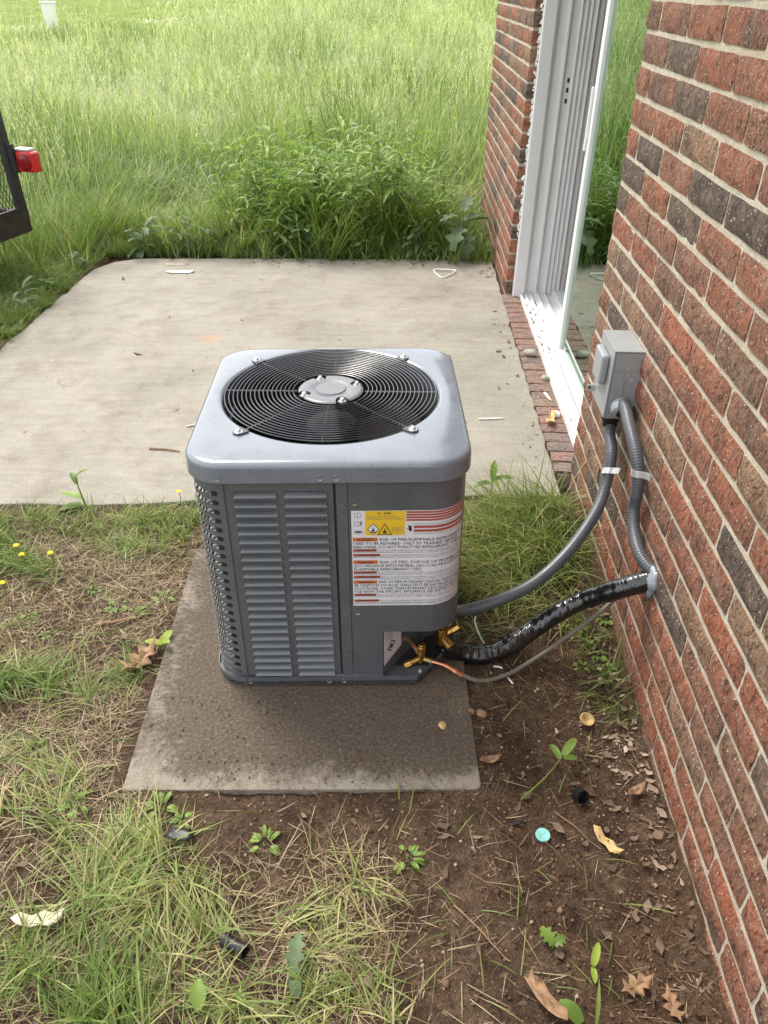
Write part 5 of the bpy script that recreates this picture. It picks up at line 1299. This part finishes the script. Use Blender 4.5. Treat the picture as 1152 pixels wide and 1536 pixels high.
flat_leaf('dry_leaf', RAG, .052, .5, 'dryleaf', -.365, -1.905, gzz(-.375, -1.905, .01), 2.2, 'long brown leaf at the bottom edge right of centre')
flat_leaf('dry_leaf', OAK, .04, .5, 'dryleaf', -.175, -1.845, gzz(-.175, -1.845), .4, 'brown lobed leaf near the bottom right wall foot')
flat_leaf('dry_leaf', OAK, .035, .5, 'dryleaf', -.11, -1.87, gzz(-.11, -1.87), 1.7, 'grey brown leaf nearest the wall at the bottom right')
flat_leaf('dry_leaf', OV, .03, .9, 'dryleaf', -.07, -1.40, gzz(-.07, -1.40, .012), .6, 'pale curled leaf by the wall above the black cap')
flat_leaf('dry_leaf', OV, .028, .6, 'dryleaf', -.425, -1.39, gzz(-.425, -1.39), .3, 'small reddish brown leaf just right of the pad corner')
flat_leaf('bark_scrap', RAG, .05, .3, 'palewood', -1.33, -1.80, gzz(-1.33, -1.80, .02), .15, 'pale wood splinter in the grass at the lower left', 'wood scrap')
flat_leaf('wood_sliver', [(-1, -.06), (0, -.09), (1, -.04), (1, .05), (0, .07), (-1, .06)], .055, .02, 'whiteplastic', -.262, .396, .004, .12, 'white sliver of wood on the patio right of the unit', 'wood scrap', .002)
flat_leaf('plaster_strip', RAG, .09, .03, 'whiteplastic', -2.03, 2.29, .004, .1, 'flat white strip at the far left of the patio', 'scrap', .002)
flat_leaf('patio_stain_patch', OV, .09, .0, 'stone', -2.10, 2.46, .0015, .0, 'dark flat patch of mortar at the far left patio corner', 'mortar patch', .001)
flat_leaf('dried_leaf', [(-1, .1), (-.9, -.05), (-.2, .0), (-.8, -.2), (-.1, -.1), (.2, -.3), (.6, -.32), (1, -.1), (.9, .2), (.5, .36), (.1, .2), (-.7, .3)], .062, .45, 'tan', -.016, .375, .015, -1.75, 'shredded dry tan leaf lying on the brick sill')
flat_leaf('wood_chip', [(-1, -.05), (-.2, -.16), (1, -.1), (.9, .14), (-.2, .12)], .05, .05, 'palewood', .005, .60, .013, 1.75, 'narrow pale wood chip on the brick sill', 'wood scrap', .003)
def rock(name, x, y, z, s, mat, label, cat, seed):
    b_ = bmesh.new(); bmesh.ops.create_icosphere(b_, subdivisions=2, radius=1); r = np.random.RandomState(seed)
    for v in b_.verts:
        k = .75 + .5 * float(vnoise(v.co.x * 1.3 + seed, v.co.y * 1.3 + v.co.z * 1.7, 1.0)); v.co = Vector((v.co.x * s[0] * k, v.co.y * s[1] * k, v.co.z * s[2] * k))
    me = bpy.data.meshes.new(name); b_.to_mesh(me); b_.free(); me.materials.append(M[mat]); [setattr(p, 'use_smooth', True) for p in me.polygons]
    o = bpy.data.objects.new(name, me); COL.objects.link(o); o.location = (x, y, z); o.rotation_euler = (0, 0, seed); return tag(o, label, cat)
rock('stone', -.012, 1.085, .022, (.036, .026, .020), 'stone', 'rounded grey stone sitting on the brick sill', 'stone', 3)
rock('stone', .02, .80, .018, (.018, .02, .014), 'stone', 'small pale stone by the door track', 'stone', 5)
rock('plaster_lump', .012, .425, .020, (.017, .02, .014), 'whiteplastic', 'white plaster crumb next to the shredded leaf', 'plaster', 7)
rock('clay_clod', -.432, -1.24, gzz(-.432, -1.24), (.014, .012, .010), 'dryleaf', 'reddish clay clod beside the right pad edge', 'clod', 9)
rock('clay_clod', -.532, -1.29, .017, (.013, .010, .006), 'tan', 'orange clay crumb lying on the pad right side', 'clod', 11)
rock('clay_clod', -.46, -1.235, gzz(-.46, -1.235), (.010, .011, .008), 'dryleaf', 'small brown clod touching the right pad edge', 'clod', 14)
# mushroom-like tan chip
m = MB(); m.lathe([(0, .006), (.006, .005), (.012, .011), (.019, .013), (.021, .009), (.016, .003), (.006, 0)], (0, 0, 0), 14); o = m.build('mushroom_cap', 'tan', smooth=True); o.location = (-.15, -1.185, gzz(-.15, -1.185, .004)); o.rotation_euler = (.5, .3, 0); o.scale = (1, .85, 1); tag(o, 'round tan mushroom cap upside down on the soil near the wall', 'mushroom')
# teal disc
m = MB(); m.lathe([(0, .003), (.010, .0031), (.0142, .0045), (.0158, .0042), (.0162, .002), (.0158, 0), (0, 0)], (0, 0, 0), 28); o = m.build('teal_disc', 'teal', smooth=True); o.location = (-.322, -1.562, gzz(-.322, -1.562, .004)); o.rotation_euler = (.08, -.05, .4); tag(o, 'small round teal disc lying on the bare soil', 'disc')
# black caps and scraps
m = MB(); m.lathe([(.0, .0), (.015, .0), (.017, .004), (.017, .026), (.0145, .026), (.0145, .003), (0, .003)], (0, 0, 0), 18); o = m.build('plastic_plug', 'black', smooth=True); o.location = (-.222, -1.437, gzz(-.222, -1.437, .012)); o.rotation_euler = (1.0, .2, .3); tag(o, 'black plastic plug tipped over on the soil below the cut stem', 'plug')
m = MB(); m.lathe([(.011, -.026), (.014, -.026), (.0145, -.02), (.0125, -.016), (.0125, .016), (.0145, .02), (.014, .026), (.011, .026), (.011, -.026)], (0, 0, 0), 16); o = m.build('black_tube', 'black', smooth=True); o.location = (-.945, -1.835, gzz(-.945, -1.835, .022)); o.rotation_euler = (0, R(84), -.5); tag(o, 'short black plastic tube fitting lying in the grass', 'tube')
flat_leaf('black_scrap', [(-1, -.4), (-.3, -.5), (.5, -.42), (1, -.1), (.9, .4), (.2, .5), (-.7, .42)], .030, .12, 'black', -1.10, -1.615, gzz(-1.10, -1.615, .012), -.15, 'flat dark plastic scrap below the pad left corner', 'scrap', .002)
flat_leaf('black_scrap', [(-1, -.1), (0, -.2), (1, -.05), (.8, .15), (-.2, .2)], .026, .1, 'black', -.385, -1.545, gzz(-.385, -1.545, .003), .1, 'thin dark plastic sliver left of the teal disc', 'scrap', .001)
# white wire scraps
for pts, lb in (([(-.425, -.905, .035), (-.428, -.92, .03), (-.420, -.95, .018), (-.405, -.985, .006)], 'bent white wire scrap behind the black pipe'),
                ([(-.384, -1.060, -.012), (-.362, -1.068, -.012)], 'white wire bit left of the thin line bend, upper one'),
                ([(-.350, -1.098, -.014), (-.338, -1.118, -.014)], 'white wire bit under the thin line, lower one')):
    P_ = smooth_path(pts, 12); zs = [Vector((p.x, p.y, max(p.z, gzz(p.x, p.y, .003)))) for p in P_]
    tag(MB().tube(zs, .0026, 6).build('wire_scrap', 'whiteplastic', smooth=True), lb, 'wire')
P_ = smooth_path([(-.45, 2.46, .006), (-.43, 2.37, .006), (-.39, 2.31, .006), (-.31, 2.43, .012), (-.36, 2.45, .014), (-.44, 2.47, .008)], 40)
tag(MB().tube(P_, .0042, 6).build('cord_loop', 'whiteplastic', smooth=True), 'bent loop of pale cord at the far right of the patio', 'cord')
# twigs
for pts, rr_, lb in (([(-.525, -1.735, 0), (-.47, -1.79, .004), (-.425, -1.835, 0)], .0022, 'thin straight twig on the soil at the lower centre'),
                    ([(-.285, -1.49, 0), (-.24, -1.525, .004), (-.215, -1.545, 0)], .0020, 'short twig on the soil just above the yellow leaf'),
                    ([(-1.50, -.955, 0), (-1.43, -.945, .008), (-1.36, -.90, .004)], .0045, 'dark bark twig on the soil left of the pad'),
                    ([(-1.62, .06, .004), (-1.56, .055, .006), (-1.5, .045, .004)], .0045, 'dark nail like twig on the patio left of the unit'),
                    ([(-1.52, .25, .004), (-1.44, .29, .007), (-1.38, .34, .004)], .004, 'pale twig on the patio next to the unit'),
                    ([(-1.95, 1.0, .003), (-1.93, .985, .006), (-1.905, .98, .003)], .004, 'small dark twig in the middle left of the patio')):
    P_ = smooth_path(pts, 14); on = pts[0][1] > -.3
    P_ = [Vector((p.x, p.y, p.z if on else gzz(p.x, p.y, .004) + p.z)) for p in P_]
    tag(MB().tube(P_, [rr_ * (1 - .4 * i / len(P_)) for i in range(len(P_))], 6).build('twig', 'dryleaf' if 'pale' not in lb else 'palewood', smooth=True), lb, 'twig')
